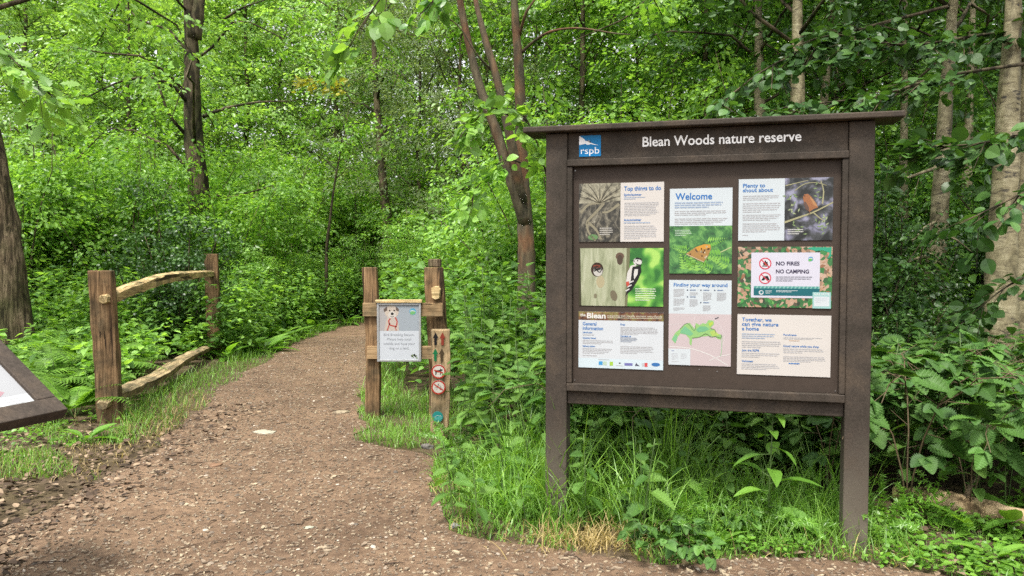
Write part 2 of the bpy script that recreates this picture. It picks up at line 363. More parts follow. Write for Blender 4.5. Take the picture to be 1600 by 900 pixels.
def tree_meshes(seed, height, z0, rmax, nlimb, per, nleaf, slen, lsize, T, leafm, barkm, r0=0.14, rise=0.25, jit=0.45, prof=None, droop=0.25, lean=(0, 0), fork=False, bare=0.0, trunk=None):
    """returns (trunk mesh, crown mesh), both around the foot of the tree"""
    rng = R_(seed); gt = Geo(); gc = Geo()
    prof = prof or (lambda t: 0.35 + 1.0 * math.sin(math.pi * min(1, 0.25 + 0.75 * t)) ** 0.8)
    if trunk is None:
        k = 9; zz = np.linspace(0, height, k)
        pts = np.stack([lean[0] * zz + np.cumsum(rng.standard_normal(k) * 0.05), lean[1] * zz + np.cumsum(rng.standard_normal(k) * 0.05), zz], 1); pts[0, :2] = 0
    else: pts = np.asarray(trunk, float)
    pts = smooth_path(pts, 4); tt = np.linspace(0, 1, len(pts))
    tube(gt, pts, r0 * (1.0 - 0.85 * tt) * (1 + 0.45 * np.exp(-tt * 30)), 16, rng, 0.06)
    Cs, Ds = [], []
    for i in range(nlimb):
        t = (i + rng.random()) / nlimb; z = z0 + (height * 0.97 - z0) * t
        base = np.array([np.interp(z, pts[:, 2], pts[:, j]) for j in range(3)])
        az = i * 2.399 + rng.random() * 0.9; r = rmax * prof(t) * (0.65 + 0.55 * rng.random())
        out = np.array([math.cos(az), math.sin(az), 0]); q = []
        for s in np.linspace(0, 1, 6):
            q.append(base + out * r * s + np.array([0, 0, 1]) * r * (rise * s + 0.25 * math.sin(s * 3) * (0.5 + rng.random()) - droop * s * s) + rng.standard_normal(3) * 0.05 * r * s)
        q = np.array(q); lr = max(0.010, min(0.035, r0 * 0.22) * (1 - 0.6 * t))
        tube(gt, q, lr * (1 - 0.85 * np.linspace(0, 1, 6)) + 0.003, 5, m=1)
        s = 0.22 + 0.78 * rng.random(per)
        c = np.stack([np.interp(s, np.linspace(0, 1, 6), q[:, j]) for j in range(3)], 1)
        a2 = az + rng.normal(0, 1.0, per)
        d = np.stack([np.cos(a2), np.sin(a2), rng.normal(0.02, 0.25, per)], 1)
        Cs.append(c + rng.standard_normal((per, 3)) * 0.10 * r * np.array([1, 1, 0.7])); Ds.append(d)
    Cs = np.concatenate(Cs); Ds = np.concatenate(Ds)
    sprays(rng, gc, Cs, Ds, slen * (0.6 + 0.8 * rng.random(len(Cs))), nleaf, lsize, T, jit, droop=droop)
    return gt.mesh("trunk", [barkm, M['bark_dark']], True), gc.mesh("crown", leafm)
def shrub_meshes(seed, height, rad, nst, per, nleaf, slen, lsize, T, leafm, barkm, jit=0.5, droop=0.25, low=0.1, r0=0.022):
    """several stems from the ground, leafy from low down; returns (stems, foliage)"""
    rng = R_(seed); gt = Geo(); gc = Geo(); Cs, Ds = [], []
    for i in range(nst):
        az = i * 2.399 + rng.random(); r = rad * math.sqrt((i + 0.5) / nst) * (0.8 + 0.4 * rng.random())
        h = height * (1 - 0.35 * (r / rad) ** 2) * (0.8 + 0.3 * rng.random())
        o = np.array([math.cos(az), math.sin(az), 0])
        q = np.array([o * 0.12 * r + o * r * 0.9 * s ** 1.3 + np.array([0, 0, h * s]) + rng.standard_normal(3) * 0.05 * s for s in np.linspace(0, 1, 7)])
        tube(gt, q, r0 * (1 - 0.8 * np.linspace(0, 1, 7)), 5)
        s = low + (1 - low) * rng.random(per) ** 0.85
        c = np.stack([np.interp(s, np.linspace(0, 1, 7), q[:, j]) for j in range(3)], 1)
        a2 = rng.random(per) * 2 * np.pi
        d = np.stack([np.cos(a2), np.sin(a2), rng.normal(0.05, 0.3, per)], 1)
        Cs.append(c); Ds.append(d)
    Cs = np.concatenate(Cs); Ds = np.concatenate(Ds)
    sprays(rng, gc, Cs, Ds, slen * (0.6 + 0.8 * rng.random(len(Cs))), nleaf, lsize, T, jit, droop=droop)
    return gt.mesh("stems", barkm, True), gc.mesh("foliage", leafm)
def place_plant(name, label, cat, group, meshes, parts, x, y, rz=0.0, sc=1.0, z=None):
    t = thing(name, label, cat, (x, y, float(terrain(x, y)) if z is None else z), rz, group, sc)
    for me, pn in zip(meshes, parts):
        link(bpy.data.objects.new(pn, me), t)
    return t

# ------------------------------------------------------------------ ground and path
def ground_mat():
    m, N, L, b = new_mat("woodland_soil")
    v = coords(N, L); n1 = noise(N, L, 6, 8, 0.7, v); n2 = noise(N, L, 0.8, 3, 0.6, v)
    r = ramp(N, [(0.3, (0.036, 0.024, 0.016)), (0.5, (0.076, 0.054, 0.035)), (0.7, (0.137, 0.101, 0.068))]); L.new(n1.outputs[0], r.inputs[0])
    r2 = ramp(N, [(0.4, (0.75, 0.8, 0.6)), (0.6, (1, 1, 1))]); L.new(n2.outputs[0], r2.inputs[0])
    L.new(mix_rgb(N, L, 1.0, r.outputs[0], r2.outputs[0], 'MULTIPLY'), b.inputs['Base Color'])
    b.inputs['Roughness'].default_value = 0.95; b.inputs['Specular IOR Level'].default_value = 0.15
    bump(N, L, n1.outputs[0], b, 0.8, 0.03); return m
def path_mat():
    m, N, L, b = new_mat("trodden_earth")
    v = coords(N, L); n1 = noise(N, L, 22, 9, 0.75, v); n2 = noise(N, L, 0.55, 4, 0.6, v); n3 = noise(N, L, 3.2, 5, 0.65, v, 0.4)
    r = ramp(N, [(0.28, (0.067, 0.045, 0.033)), (0.5, (0.133, 0.092, 0.063)), (0.72, (0.213, 0.154, 0.108))]); L.new(n1.outputs[0], r.inputs[0])
    r2 = ramp(N, [(0.35, (0.78, 0.74, 0.70)), (0.62, (1.15, 1.1, 1.03))]); L.new(n2.outputs[0], r2.inputs[0])
    r3 = ramp(N, [(0.36, (0.74, 0.71, 0.68)), (0.55, (1.05, 1.03, 1.0))]); L.new(n3.outputs[0], r3.inputs[0])
    col = mix_rgb(N, L, 1.0, r.outputs[0], r2.outputs[0], 'MULTIPLY'); col = mix_rgb(N, L, 1.0, col, r3.outputs[0], 'MULTIPLY')
    vo = N.new("ShaderNodeTexVoronoi"); vo.inputs['Scale'].default_value = 42; vo.inputs['Randomness'].default_value = 1.0; L.new(v, vo.inputs['Vector'])
    vr = ramp(N, [(0.10, (1, 1, 1)), (0.22, (0, 0, 0))]); L.new(vo.outputs['Distance'], vr.inputs[0])
    sp = N.new("ShaderNodeSeparateColor"); L.new(vo.outputs['Color'], sp.inputs[0])
    gt = N.new("ShaderNodeMath"); gt.operation = 'GREATER_THAN'; gt.inputs[1].default_value = 0.62; L.new(sp.outputs[0], gt.inputs[0])
    ml = N.new("ShaderNodeMath"); ml.operation = 'MULTIPLY'; L.new(gt.outputs[0], ml.inputs[0]); L.new(vr.outputs[0], ml.inputs[1])
    m2 = N.new("ShaderNodeMath"); m2.operation = 'MULTIPLY'; m2.inputs[1].default_value = 0.65; L.new(ml.outputs[0], m2.inputs[0])
    cr = ramp(N, [(0.0, (0.268, 0.197, 0.133)), (0.5, (0.197, 0.157, 0.124)), (1.0, (0.331, 0.260, 0.189))]); L.new(sp.outputs[1], cr.inputs[0])
    L.new(mix_rgb(N, L, m2.outputs[0], col, cr.outputs[0]), b.inputs['Base Color'])
    b.inputs['Roughness'].default_value = 0.9; b.inputs['Specular IOR Level'].default_value = 0.2
    ad = N.new("ShaderNodeMath"); ad.operation = 'ADD'; L.new(n1.outputs[0], ad.inputs[0]); L.new(ml.outputs[0], ad.inputs[1])
    bump(N, L, ad.outputs[0], b, 0.7, 0.02); return m

def grid_sheet(name, xs, ys, zf, mat):
    gx, gy = np.meshgrid(xs, ys); z = zf(gx, gy); n, k = gx.shape
    v = np.stack([gx.ravel(), gy.ravel(), z.ravel()], 1)
    i = (np.arange(n - 1)[:, None] * k + np.arange(k - 1)[None, :]).ravel()
    f = np.stack([i, i + 1, i + k + 1, i + k], 1)
    o = bpy.data.objects.new(name, mesh_from(name, v, f.ravel(), np.full(len(f), 4), mat, True)); return link(o)
gxs = np.concatenate([np.linspace(-120, -14, 22), np.linspace(-13, 13, 80), np.linspace(14, 120, 22)])
gys = np.concatenate([np.linspace(-30, 0, 10), np.linspace(0.5, 24, 90), np.linspace(26, 160, 30)])
kind(grid_sheet("ground", gxs, gys, lambda x, y: terrain(x, y), ground_mat()), "structure")

# path: wide bare earth in front of the boards, narrowing into the wood and bending away behind the sign
PATH_L = [(-9, -2), (-5, 1.0), (-3.0, 2.9), (-2.65, 4.1), (-2.62, 5.2), (-2.74, 6.2), (-2.95, 7.2), (-3.18, 8.3), (-3.38, 10.2), (-3.62, 12.1), (-3.55, 14.6), (-3.40, 16.4), (-2.6, 18.0), (-0.8, 18.8), (2, 19.4)]
PATH_R = [(9, -2), (6, 2.4), (3.2, 3.05), (2.2, 3.35), (1.55, 3.62), (1.0, 3.62), (0.62, 3.55), (0.15, 3.80), (-0.2, 3.98), (-0.45, 4.7), (-0.62, 5.55), (-1.08, 5.95), (-1.42, 7.1), (-1.60, 8.2), (-1.9, 10.5), (-2.2, 13.0), (-2.05, 15.0), (-1.2, 16.6), (2, 17.6)]
def resample(p, n):
    p = smooth_path([(a, b, 0) for a, b in p], 8)[:, :2]; d = np.concatenate(([0], np.cumsum(np.linalg.norm(np.diff(p, axis=0), axis=1))))
    t = np.linspace(0, d[-1], n); return np.stack([np.interp(t, d, p[:, 0]), np.interp(t, d, p[:, 1])], 1)
def path_edges(n=240):
    """match the two edges by index along y-monotone parameter"""
    l, r = resample(PATH_L, n), resample(PATH_R, n); rng = R_(5)
    j = np.convolve(rng.standard_normal(n + 8), np.ones(4) / 2.2, 'same')[:n] * 0.05
    k = np.convolve(rng.standard_normal(n + 8), np.ones(4) / 2.2, 'same')[:n] * 0.05
    l[:, 0] += j; r[:, 0] += k; return l, r
pl, pr = path_edges()
POLY = np.concatenate([pl, pr[::-1]])
po = link(bpy.data.objects.new("path", mesh_from("path", np.c_[POLY[::-1], np.full(len(POLY), 0.008)], np.arange(len(POLY)), [len(POLY)], path_mat())))
kind(po, "structure")
def in_path(x, y):
    x = np.asarray(x, float); y = np.asarray(y, float); c = np.zeros(x.shape, bool); j = len(POLY) - 1
    for i in range(len(POLY)):
        xi, yi = POLY[i]; xj, yj = POLY[j]
        if yi != yj:
            c ^= ((yi > y) != (yj > y)) & (x < (xj - xi) * (y - yi) / (yj - yi) + xi)
        j = i
    return c

# ------------------------------------------------------------------ print helper (flat posters)
class Sheet:
    """flat printed sheet in the plane y = y0 of its board; artwork in layers 0.25 mm apart"""
    def __init__(s, y0): s.g = Geo(); s.mats = []; s.y0 = y0; s.n = 0
    def mi(s, c):
        m = ink(c) if isinstance(c, tuple) else c
        if m not in s.mats: s.mats.append(m)
        return s.mats.index(m)
    def poly(s, pts, c, layer=1):
        v = [(a, s.y0 - layer * 0.00025, b) for a, b in pts]
        ar = sum(pts[i][0] * pts[(i + 1) % len(pts)][1] - pts[(i + 1) % len(pts)][0] * pts[i][1] for i in range(len(pts)))
        f = tuple(range(len(pts))); f = f if ar > 0 else f[::-1]      # normal towards -y
        s.g.polys(v, [f], s.mi(c)); return s
    def rect(s, x0, z0, x1, z1, c, layer=1): return s.poly([(x0, z0), (x1, z0), (x1, z1), (x0, z1)], c, layer)
    def slab(s, x0, z0, x1, z1, c, th=0.003):
        box(s.g, x0, x1, s.y0, s.y0 + th, z0, z1, s.mi(c)); return s
    def ell(s, cx, cz, rx, rz, c, layer=1, rot=0.0, n=24, a0=0, a1=2 * math.pi):
        t = np.linspace(a0, a1, n, endpoint=abs(a1 - a0) < 6.28); p = [(rx * math.cos(a), rz * math.sin(a)) for a in t]
        cr, sr = math.cos(rot), math.sin(rot)
        return s.poly([(cx + a * cr - b * sr, cz + a * sr + b * cr) for a, b in p], c, layer)
    def ring(s, cx, cz, r0, r1, c, layer=1, n=32):
        for i in range(n):
            a, b = 2 * math.pi * i / n, 2 * math.pi * (i + 1) / n
            s.poly([(cx + r * math.cos(t), cz + r * math.sin(t)) for r, t in ((r0, a), (r1, a), (r1, b), (r0, b))], c, layer)
        return s
    def stroke(s, pts, w0, c, layer=1, w1=None):
        p = np.asarray(pts, float); w1 = w0 if w1 is None else w1
        if len(p) > 2: p = smooth_path(np.c_[p, np.zeros(len(p))], 4)[:, :2]
        t = np.gradient(p, axis=0); t = unit(t); nn = np.stack([-t[:, 1], t[:, 0]], 1); wd = np.linspace(w0, w1, len(p))[:, None] / 2
        a, b = p + nn * wd, p - nn * wd
        for i in range(len(p) - 1): s.poly([tuple(a[i]), tuple(b[i]), tuple(b[i + 1]), tuple(a[i + 1])], c, layer)
        return s
    def text(s, txt, x0, z0, x1, z1, c, layer=2, bold=0.0, serif=False):
        """lettering filling the box x0..x1, z0..z1 (z0 = baseline, z1 = capital height)"""
        vv, ff = text_geo(txt, bold)
        w_ = vv[:, 0].max() - vv[:, 0].min(); sx = (x1 - x0) / w_; sz = (z1 - z0) / text_cap()
        v = np.stack([x0 + (vv[:, 0] - vv[:, 0].min()) * sx, np.full(len(vv), s.y0 - layer * 0.00025), z0 + vv[:, 1] * sz], 1)
        s.g.polys(v, ff, s.mi(c)); return s
    def lines(s, x0, z1, x1, z0, n, c, seed=0, layer=2, fill=0.5):
        """small print too fine to read: rows of word-long dashes"""
        rng = R_(seed); ph = (z1 - z0) / n
        for i in range(n):
            z = z1 - (i + 0.5) * ph; x = x0; end = x1 - (x1 - x0) * (rng.random() * 0.12 if i < n - 1 else 0.25 + 0.3 * rng.random())
            while x < end:
                wl_ = (x1 - x0) * rng.uniform(0.05, 0.14); xe = min(x + wl_, end)
                s.rect(x, z - ph * fill / 2, xe, z + ph * fill / 2, c, layer); x = xe + (x1 - x0) * 0.013
        return s
    def build(s, name, parent): return s.g.build(name, s.mats, parent)
_tg = {}
def text_geo(txt, bold=0.0):
    k = (txt, bold)
    if k not in _tg:
        cu = bpy.data.curves.new("lettering_curve", 'FONT'); cu.body = txt; cu.size = 1; cu.offset = bold; cu.resolution_u = 3; cu.fill_mode = 'FRONT'
        o = bpy.data.objects.new("lettering_curve", cu); COL.objects.link(o)
        dg = bpy.context.evaluated_depsgraph_get(); me = bpy.data.meshes.new_from_object(o.evaluated_get(dg))
        v = np.array([tuple(a.co) for a in me.vertices]); f = []
        for p in me.polygons:
            q = tuple(p.vertices)
            f.append(q if p.normal.z > 0 else q[::-1])
        bpy.data.objects.remove(o); bpy.data.curves.remove(cu); bpy.data.meshes.remove(me); _tg[k] = (v, f)
    return _tg[k]
def text_cap(): v, f = text_geo("H"); return v[:, 1].max()
BLUE = (0.03, 0.20, 0.56); CY = (0.01, 0.30, 0.72); WHITE = (0.80, 0.81, 0.82); CREAM = (0.76, 0.72, 0.68); GREY = (0.55, 0.55, 0.57); LBLUE = (0.38, 0.48, 0.64); PAPER = (0.70, 0.77, 0.81)

# ------------------------------------------------------------------ notice board (local: x along the board, y backwards, z up)
nb = thing("notice_board", "large dark brown roofed notice board on two posts, covered in posters under a white title", "notice board", (0.2347, 4.1176, 0), math.atan2(-0.25344, 0.96735))
for px0, px1 in ((-0.056, 0.060), (1.446, 1.562)):
    g = Geo(); box(g, px0, px1, 0, 0.115, -0.3, 2.108); bevel_mod(g.build("post", M['brown'], nb), 0.006)
g = Geo()
v = [(-0.172, -0.045, 2.112), (1.684, -0.045, 2.112), (1.684, 0.20, 2.112), (-0.172, 0.20, 2.112),
     (-0.172, -0.045, 2.142), (1.684, -0.045, 2.142), (1.684, 0.20, 2.152), (-0.172, 0.20, 2.152)]
g.polys(v, BOXF); bevel_mod(g.build("roof", M['brown'], nb), 0.006)
g = Geo(); box(g, 0.0615, 1.4445, 0.016, 0.075, 1.968, 2.109); hp = bevel_mod(g.build("header_panel", M['brown'], nb), 0.003)
g = Geo(); box(g, 0.0615, 1.4445, -0.014, 0.075, 1.930, 1.966); bevel_mod(g.build("moulding", M['brown'], nb), 0.004)
g = Geo()
box(g, 0.0615, 0.089, -0.008, 0.075, 0.778, 1.928); box(g, 1.4165, 1.4445, -0.008, 0.075, 0.778, 1.928); box(g, 0.0615, 1.4445, -0.014, 0.075, 0.736, 0.776)
bevel_mod(g.build("case_frame", M['brown'], nb), 0.004)
g = Geo(); box(g, 0.0905, 1.415, 0.022, 0.060, 0.7775, 1.9285); bp_ = g.build("backing_panel", M['panel'], nb)
for (sx_, sz_) in ((0.75, 0.872), (0.84, 0.865), (1.405, 0.79), (0.10, 0.79), (0.10, 1.91)):
    g = Geo(); tube(g, [(sx_, 0.0225, sz_), (sx_, 0.0195, sz_)], 0.0035, 8); g.build("screw", M['steel'], bp_)
g = Geo(); box(g, 0.0615, 1.4445, 0.018, 0.080, 0.662, 0.733); bevel_mod(g.build("lower_rail", M['brown'], nb), 0.005)

# header lettering and emblem (px measured on the photo -> board plane)
BO = np.array([0.2347, 4.1176, 0]); BE = np.array([0.96735, -0.25344, 0]); BN = np.array([-0.25344, -0.96735, 0])
def uv(px, py, back=0.0):
    d = ray(px, py); o = BO - BN * back; c = np.array([0, 0, H]); t = ((o - c) @ BN) / (d @ BN); q = c + t * d
    return float((q - o) @ BE), float(q[2])
s = Sheet(0.0150); x0, z0 = uv(1004, 229, .016); x1, _ = uv(1252, 223, .016); _, z1 = uv(1004, 215, .016)
s.text("Blean Woods nature reserve", x0, z0, x1, z1 + 0.002, (1.5, 1.5, 1.48), 1, 0.014); s.build("title_lettering", hp)
s = Sheet(0.0130); a0, b0 = uv(905, 245, .015); a1, b1 = uv(939, 211, .015); s.slab(a0, b0, a1, b1, CY, 0.0028)
W_, Hh = a1 - a0, b1 - b0
def em(p): return [(a0 + W_ * a, b0 + Hh * b) for a, b in p]
s.poly(em([(0, 1.0), (0.05, 0.97), (0.25, 0.82), (0.28, 0.74), (0.42, 0.78), (0.52, 0.72), (0.56, 0.64), (0.70, 0.58), (0.9, 0.52), (0.70, 0.545), (0.52, 0.59), (0.42, 0.55), (0.34, 0.57), (0.30, 0.61), (0, 0.56)]), (1.45, 1.47, 1.5))
s.poly(em([(0.30, 0.75), (0.42, 0.77), (0.52, 0.72), (0.57, 0.64), (0.50, 0.65), (0.42, 0.71)]), (0.03, 0.05, 0.07), 2)
s.ell(a0 + W_ * .45, b0 + Hh * .715, W_ * .03, W_ * .03, (0.8, 0.82, 0.84), 3)
s.text("rspb", a0 + W_ * .08, b0 + Hh * .13, a0 + W_ * .93, b0 + Hh * .44, (1.45, 1.47, 1.5), 2, 0.0); s.build("emblem", hp)

YP = 0.0185
def quad_uv(x0, y0, x1, y1): a, b = uv(x0, y1, YP), uv(x1, y0, YP); return a[0], a[1], b[0], b[1]
class Poster(Sheet):
    """artwork placed in the poster's own 0..1 frame"""
    def __init__(s, u0, v0, u1, v1, base):
        super().__init__(YP); s.b = (u0, v0, u1 - u0, v1 - v0); s.slab(u0, v0, u1, v1, base, 0.0033)
    def q(s, a, b): return s.b[0] + a * s.b[2], s.b[1] + b * s.b[3]
    def P(s, pts, c, layer=1): return s.poly([s.q(*p) for p in pts], c, layer)
    def RR(s, a0, b0, a1, b1, c, layer=1): return s.rect(*s.q(a0, b0), *s.q(a1, b1), c, layer)
    def T(s, t, a0, b0, a1, b1, c, layer=3, bold=0.0): return s.text(t, *s.q(a0, b0), *s.q(a1, b1), c, layer, bold)
    def LN(s, a0, b1, a1, b0, n, c, seed=0, layer=3, fill=0.45):
        p0, p1 = s.q(a0, b0), s.q(a1, b1); return s.lines(p0[0], p1[1], p1[0], p0[1], n, c, seed, layer, fill)
    def E(s, a, b, ra, rb, c, layer=2, rot=0.0, n=24): x, z = s.q(a, b); return s.ell(x, z, ra * s.b[2], rb * s.b[2], c, layer, rot, n)
    def ST(s, pts, w, c, layer=2, w1=None): return s.stroke([s.q(*p) for p in pts], w * s.b[2], c, layer, None if w1 is None else w1 * s.b[2])
roots_ph = photo_mat("photo_of_roots", [(0.35, (0.012, 0.012, 0.010)), (0.5, (0.06, 0.055, 0.04)), (0.62, (0.20, 0.18, 0.13)), (0.75, (0.42, 0.40, 0.31))], 26, 5, 1.5, (1, 1, 0.6))
bark_ph = photo_mat("photo_of_tree_bark", [(0.3, (0.24, 0.27, 0.15)), (0.5, (0.40, 0.43, 0.27)), (0.7, (0.52, 0.54, 0.38))], 24, 4, 0.6, (1.6, 1, 0.35))
bokeh_ph = photo_mat("photo_of_blurred_leaves", [(0.36, (0.02, 0.16, 0.02)), (0.5, (0.12, 0.42, 0.05)), (0.62, (0.42, 0.72, 0.14))], 14, 1, 0.2)
fern_ph = photo_mat("photo_of_dark_ferns", [(0.36, (0.02, 0.09, 0.03)), (0.5, (0.05, 0.20, 0.05)), (0.64, (0.16, 0.40, 0.10))], 20, 3, 0.8)
dusk_ph = photo_mat("photo_of_blurred_branches", [(0.38, (0.012, 0.014, 0.014)), (0.5, (0.07, 0.075, 0.08)), (0.58, (0.18, 0.18, 0.25)), (0.68, (0.34, 0.34, 0.46))], 16, 2, 0.5)
moss_ph = photo_mat("photo_of_moss_and_leaves", [(0.0, (0.02, 0.10, 0.03)), (0.3, (0.06, 0.26, 0.07)), (0.5, (0.03, 0.05, 0.03)), (0.7, (0.50, 0.30, 0.19)), (1.0, (0.60, 0.44, 0.33))], 55, kind_='voronoi')
autumn_ph = photo_mat("photo_of_autumn_wood", [(0.35, (0.04, 0.018, 0.012)), (0.5, (0.20, 0.08, 0.04)), (0.62, (0.24, 0.22, 0.06)), (0.72, (0.40, 0.22, 0.12))], 22, 3, 0.8)

# things to do
p = Poster(0.121, 1.5315, 0.565, 1.840, CREAM)
p.RR(0, 0, 0.495, 1, roots_ph); rng = R_(2)
p.P([(0, .66), (.25, .66), (.495, .70), (.495, 1), (.05, 1)], photo_mat("photo_of_pale_stems", [(0.35, (0.10, 0.09, 0.06)), (0.5, (0.28, 0.26, 0.18)), (0.7, (0.48, 0.45, 0.33))], 30, 3, .5), 2)
for i in range(13):
    a = -1.25 + 2.5 * i / 12; p.ST([(.25, .66), (.25 + .15 * math.sin(a), .66 + .16 * math.cos(a) + .03), (min(.49, max(.01, .25 + .36 * math.sin(a))), min(.99, .66 + .36 * math.cos(a)))], 0.012, (0.50, 0.46, 0.33) if i % 2 else (0.06, 0.05, 0.035), 3, 0.005)
for q in ([(.02, .5), (.12, .64), (.28, .66)], [(.30, .66), (.20, .50), (.10, .34), (.12, .16), (.20, .02)], [(.48, .64), (.36, .52), (.28, .50)], [(.10, .34), (.20, .22), (.27, .04)]):
    p.ST(q, 0.035, (0.32, 0.29, 0.20), 3, 0.02)
p.E(.17, .08, .06, .035, (0.16, 0.30, 0.12), 3); p.LN(.25, .25, .41, .11, 4, (0.55, 0.53, 0.48), 5, 4, .5)
p.T("Top things to do", .535, .865, .965, .935, BLUE, 3, .02); p.T("Spring/summer", .535, .775, .74, .815, BLUE, 3, .02)
p.LN(.535, .76, .80, .71, 2, LBLUE, 1); p.LN(.54, .67, .95, .43, 9, GREY, 2); p.T("Autumn/winter", .535, .35, .74, .39, BLUE, 3, .02)
p.LN(.535, .34, .96, .30, 1, LBLUE, 3); p.LN(.54, .28, .93, .04, 8, GREY, 4); p.build("poster", bp_)
# woodpecker photograph
p = Poster(0.122, 1.193, 0.565, 1.498, bokeh_ph)
p.P([(0, 0), (.58, 0), (.60, .5), (.61, 1), (0, 1)], bark_ph, 1); p.P([(0, 0), (.03, 0), (.015, 1), (0, 1)], (0.06, 0.055, 0.03), 2)
p.P([(.55, 0), (.58, 0), (.60, .5), (.61, 1), (.57, 1), (.565, .5)], (0.20, 0.20, 0.11), 2)
p.E(.49, .86, .05, .045, (0.16, 0.10, 0.07), 2); p.E(.49, .80, .035, .06, (0.10, 0.07, 0.05), 3); p.E(.42, .18, .04, .065, (0.20, 0.17, 0.11), 2, 0.3)
p.E(.20, .17, .02, .03, (0.24, 0.22, 0.14), 2); p.E(.26, .42, .05, .075, (0.50, 0.44, 0.27), 2)
p.E(.22, .63, .075, .085, (0.05, 0.03, 0.02), 3); p.E(.23, .60, .055, .06, (0.62, 0.60, 0.55), 4); p.E(.215, .685, .045, .018, (0.30, 0.07, 0.04), 5); p.E(.22, .655, .05, .03, (0.10, 0.09, 0.08), 5)
p.ST([(.19, .66), (.25, .58), (.28, .66)], .012, (0.02, 0.02, 0.02), 5); p.ST([(.18, .60), (.26, .66)], .014, (0.03, 0.03, 0.03), 5)
p.P([(.565, .42), (.58, .58), (.62, .70), (.68, .72), (.68, .60), (.64, .44), (.60, .38)], (0.74, 0.72, 0.68), 4)
p.P([(.64, .68), (.735, .70), (.745, .60), (.70, .44), (.63, .28), (.57, .20), (.555, .16), (.585, .32), (.62, .44), (.63, .58)], (0.02, 0.02, 0.022), 5)
p.P([(.665, .64), (.705, .64), (.70, .55), (.66, .46), (.655, .56)], (0.76, 0.75, 0.72), 6)
p.E(.70, .77, .052, .045, (0.74, 0.73, 0.70), 5); p.P([(.66, .80), (.69, .845), (.745, .82), (.75, .76), (.735, .80), (.69, .81)], (0.02, 0.02, 0.02), 6)
p.P([(.665, .785), (.615, .795), (.665, .765)], (0.04, 0.04, 0.045), 6); p.P([(.67, .755), (.70, .725), (.745, .715), (.74, .70), (.69, .71)], (0.02, 0.02, 0.02), 6); p.E(.70, .785, .007, .007, (0.02, 0.02, 0.02), 7)
p.P([(.565, .42), (.60, .43), (.605, .37), (.58, .33), (.57, .37)], (0.62, 0.10, 0.07), 6)
for k in range(3): p.ST([(.60 - .02 * k, .40 - .07 * k), (.655 - .025 * k, .44 - .07 * k)], .014, (0.74, 0.72, 0.70), 6)
p.LN(.675, .32, .93, .09, 6, (0.72, 0.84, 0.62), 7, 4, .4); p.build("poster", bp_)
# general information
p = Poster(0.121, 0.861, 0.567, 1.161, (0.72, 0.76, 0.80))
p.RR(0, 0, 1, .17, (0.70, 0.82, 0.88)); p.RR(0, .85, 1, 1, autumn_ph, 1)
p.T("the", .02, .915, .085, .965, (0.85, 0.84, 0.8), 3, .02); p.T("Blean", .10, .885, .325, .975, (0.85, 0.84, 0.8), 3, .03)
p.T("coppicing and locally ancient woodlands", .34, .915, .985, .955, (0.80, 0.76, 0.62), 3, .0); p.RR(.34, .893, .985, .902, (0.72, 0.68, 0.5), 3)
p.T("General", .05, .755, .215, .815, BLUE, 3, .018); p.T("information", .05, .675, .295, .735, BLUE, 3, .018)
p.T("Introduction", .05, .615, .165, .645, BLUE, 3, .02); p.LN(.05, .60, .28, .57, 1, GREY, 1); p.T("Opening times", .05, .515, .21, .545, BLUE, 3, .02)
p.LN(.05, .50, .42, .42, 3, GREY, 2); p.T("Railway station", .05, .37, .20, .40, BLUE, 3, .02); p.LN(.05, .355, .41, .25, 4, GREY, 3); p.LN(.05, .235, .42, .20, 1, GREY, 4)
p.T("Free", .50, .765, .555, .80, BLUE, 3, .02); p.LN(.50, .745, .94, .60, 6, GREY, 5); p.T("Contact us", .50, .565, .625, .595, BLUE, 3, .02); p.LN(.50, .56, .70, .47, 4, (0.25, 0.3, 0.4), 6)
p.LN(.50, .41, .91, .27, 5, GREY, 7); p.LN(.24, .165, .44, .14, 1, GREY, 8)
p.RR(.245, .055, .29, .12, (0.06, 0.36, 0.72), 3); p.RR(.295, .055, .34, .12, (0.55, 0.70, 0.55), 3); p.RR(.375, .05, .415, .12, (0.42, 0.68, 0.08), 3); p.E(.495, .10, .012, .008, (0.1, 0.1, 0.1), 3)
p.RR(.45, .05, .53, .06, (0.6, 0.62, 0.62), 3); p.RR(.55, .06, .645, .105, (0.20, 0.20, 0.50), 3); p.P([(.67, .06), (.69, .115), (.70, .09), (.73, .06)], (0.10, 0.10, 0.16), 3); p.RR(.755, .06, .78, .11, (0.6, 0.6, 0.62), 3); p.RR(.785, .05, .82, .12, (0.72, 0.10, 0.10), 3)
p.E(.915, .095, .05, .022, (0.05, 0.20, 0.50), 3); p.build("poster", bp_)
# welcome
p = Poster(0.5945, 1.3665, 0.9055, 1.8025, PAPER)
p.RR(0, 0, 1, .56, fern_ph)
p.T("Welcome", .09, .87, .68, .945, BLUE, 3, .018); p.LN(.08, .845, .90, .765, 3, LBLUE, 1, 3, .55); p.LN(.08, .745, .92, .68, 3, GREY, 2); p.LN(.08, .655, .94, .575, 4, GREY, 3); p.LN(.09, .52, .36, .44, 4, (0.5, 0.66, 0.5), 4)
rng = R_(9)
def frond(p, a, b, ang, L, c1, c2, layer):
    n = 9
    for i in range(n):
        t = (i + .5) / n; x, z = a + math.cos(ang) * L * t, b + math.sin(ang) * L * t * .72
        for sg in (-1, 1):
            l = L * .34 * (1 - t * .85); d = ang + sg * 1.05; pa = (x + math.cos(d) * l, z + math.sin(d) * l * .72); nx, nz = -math.sin(d) * l * .17, math.cos(d) * l * .13
            p.P([(x, z), ((x + pa[0]) / 2 + nx, (z + pa[1]) / 2 + nz), pa, ((x + pa[0]) / 2 - nx, (z + pa[1]) / 2 - nz)], c1 if sg > 0 else c2, layer)
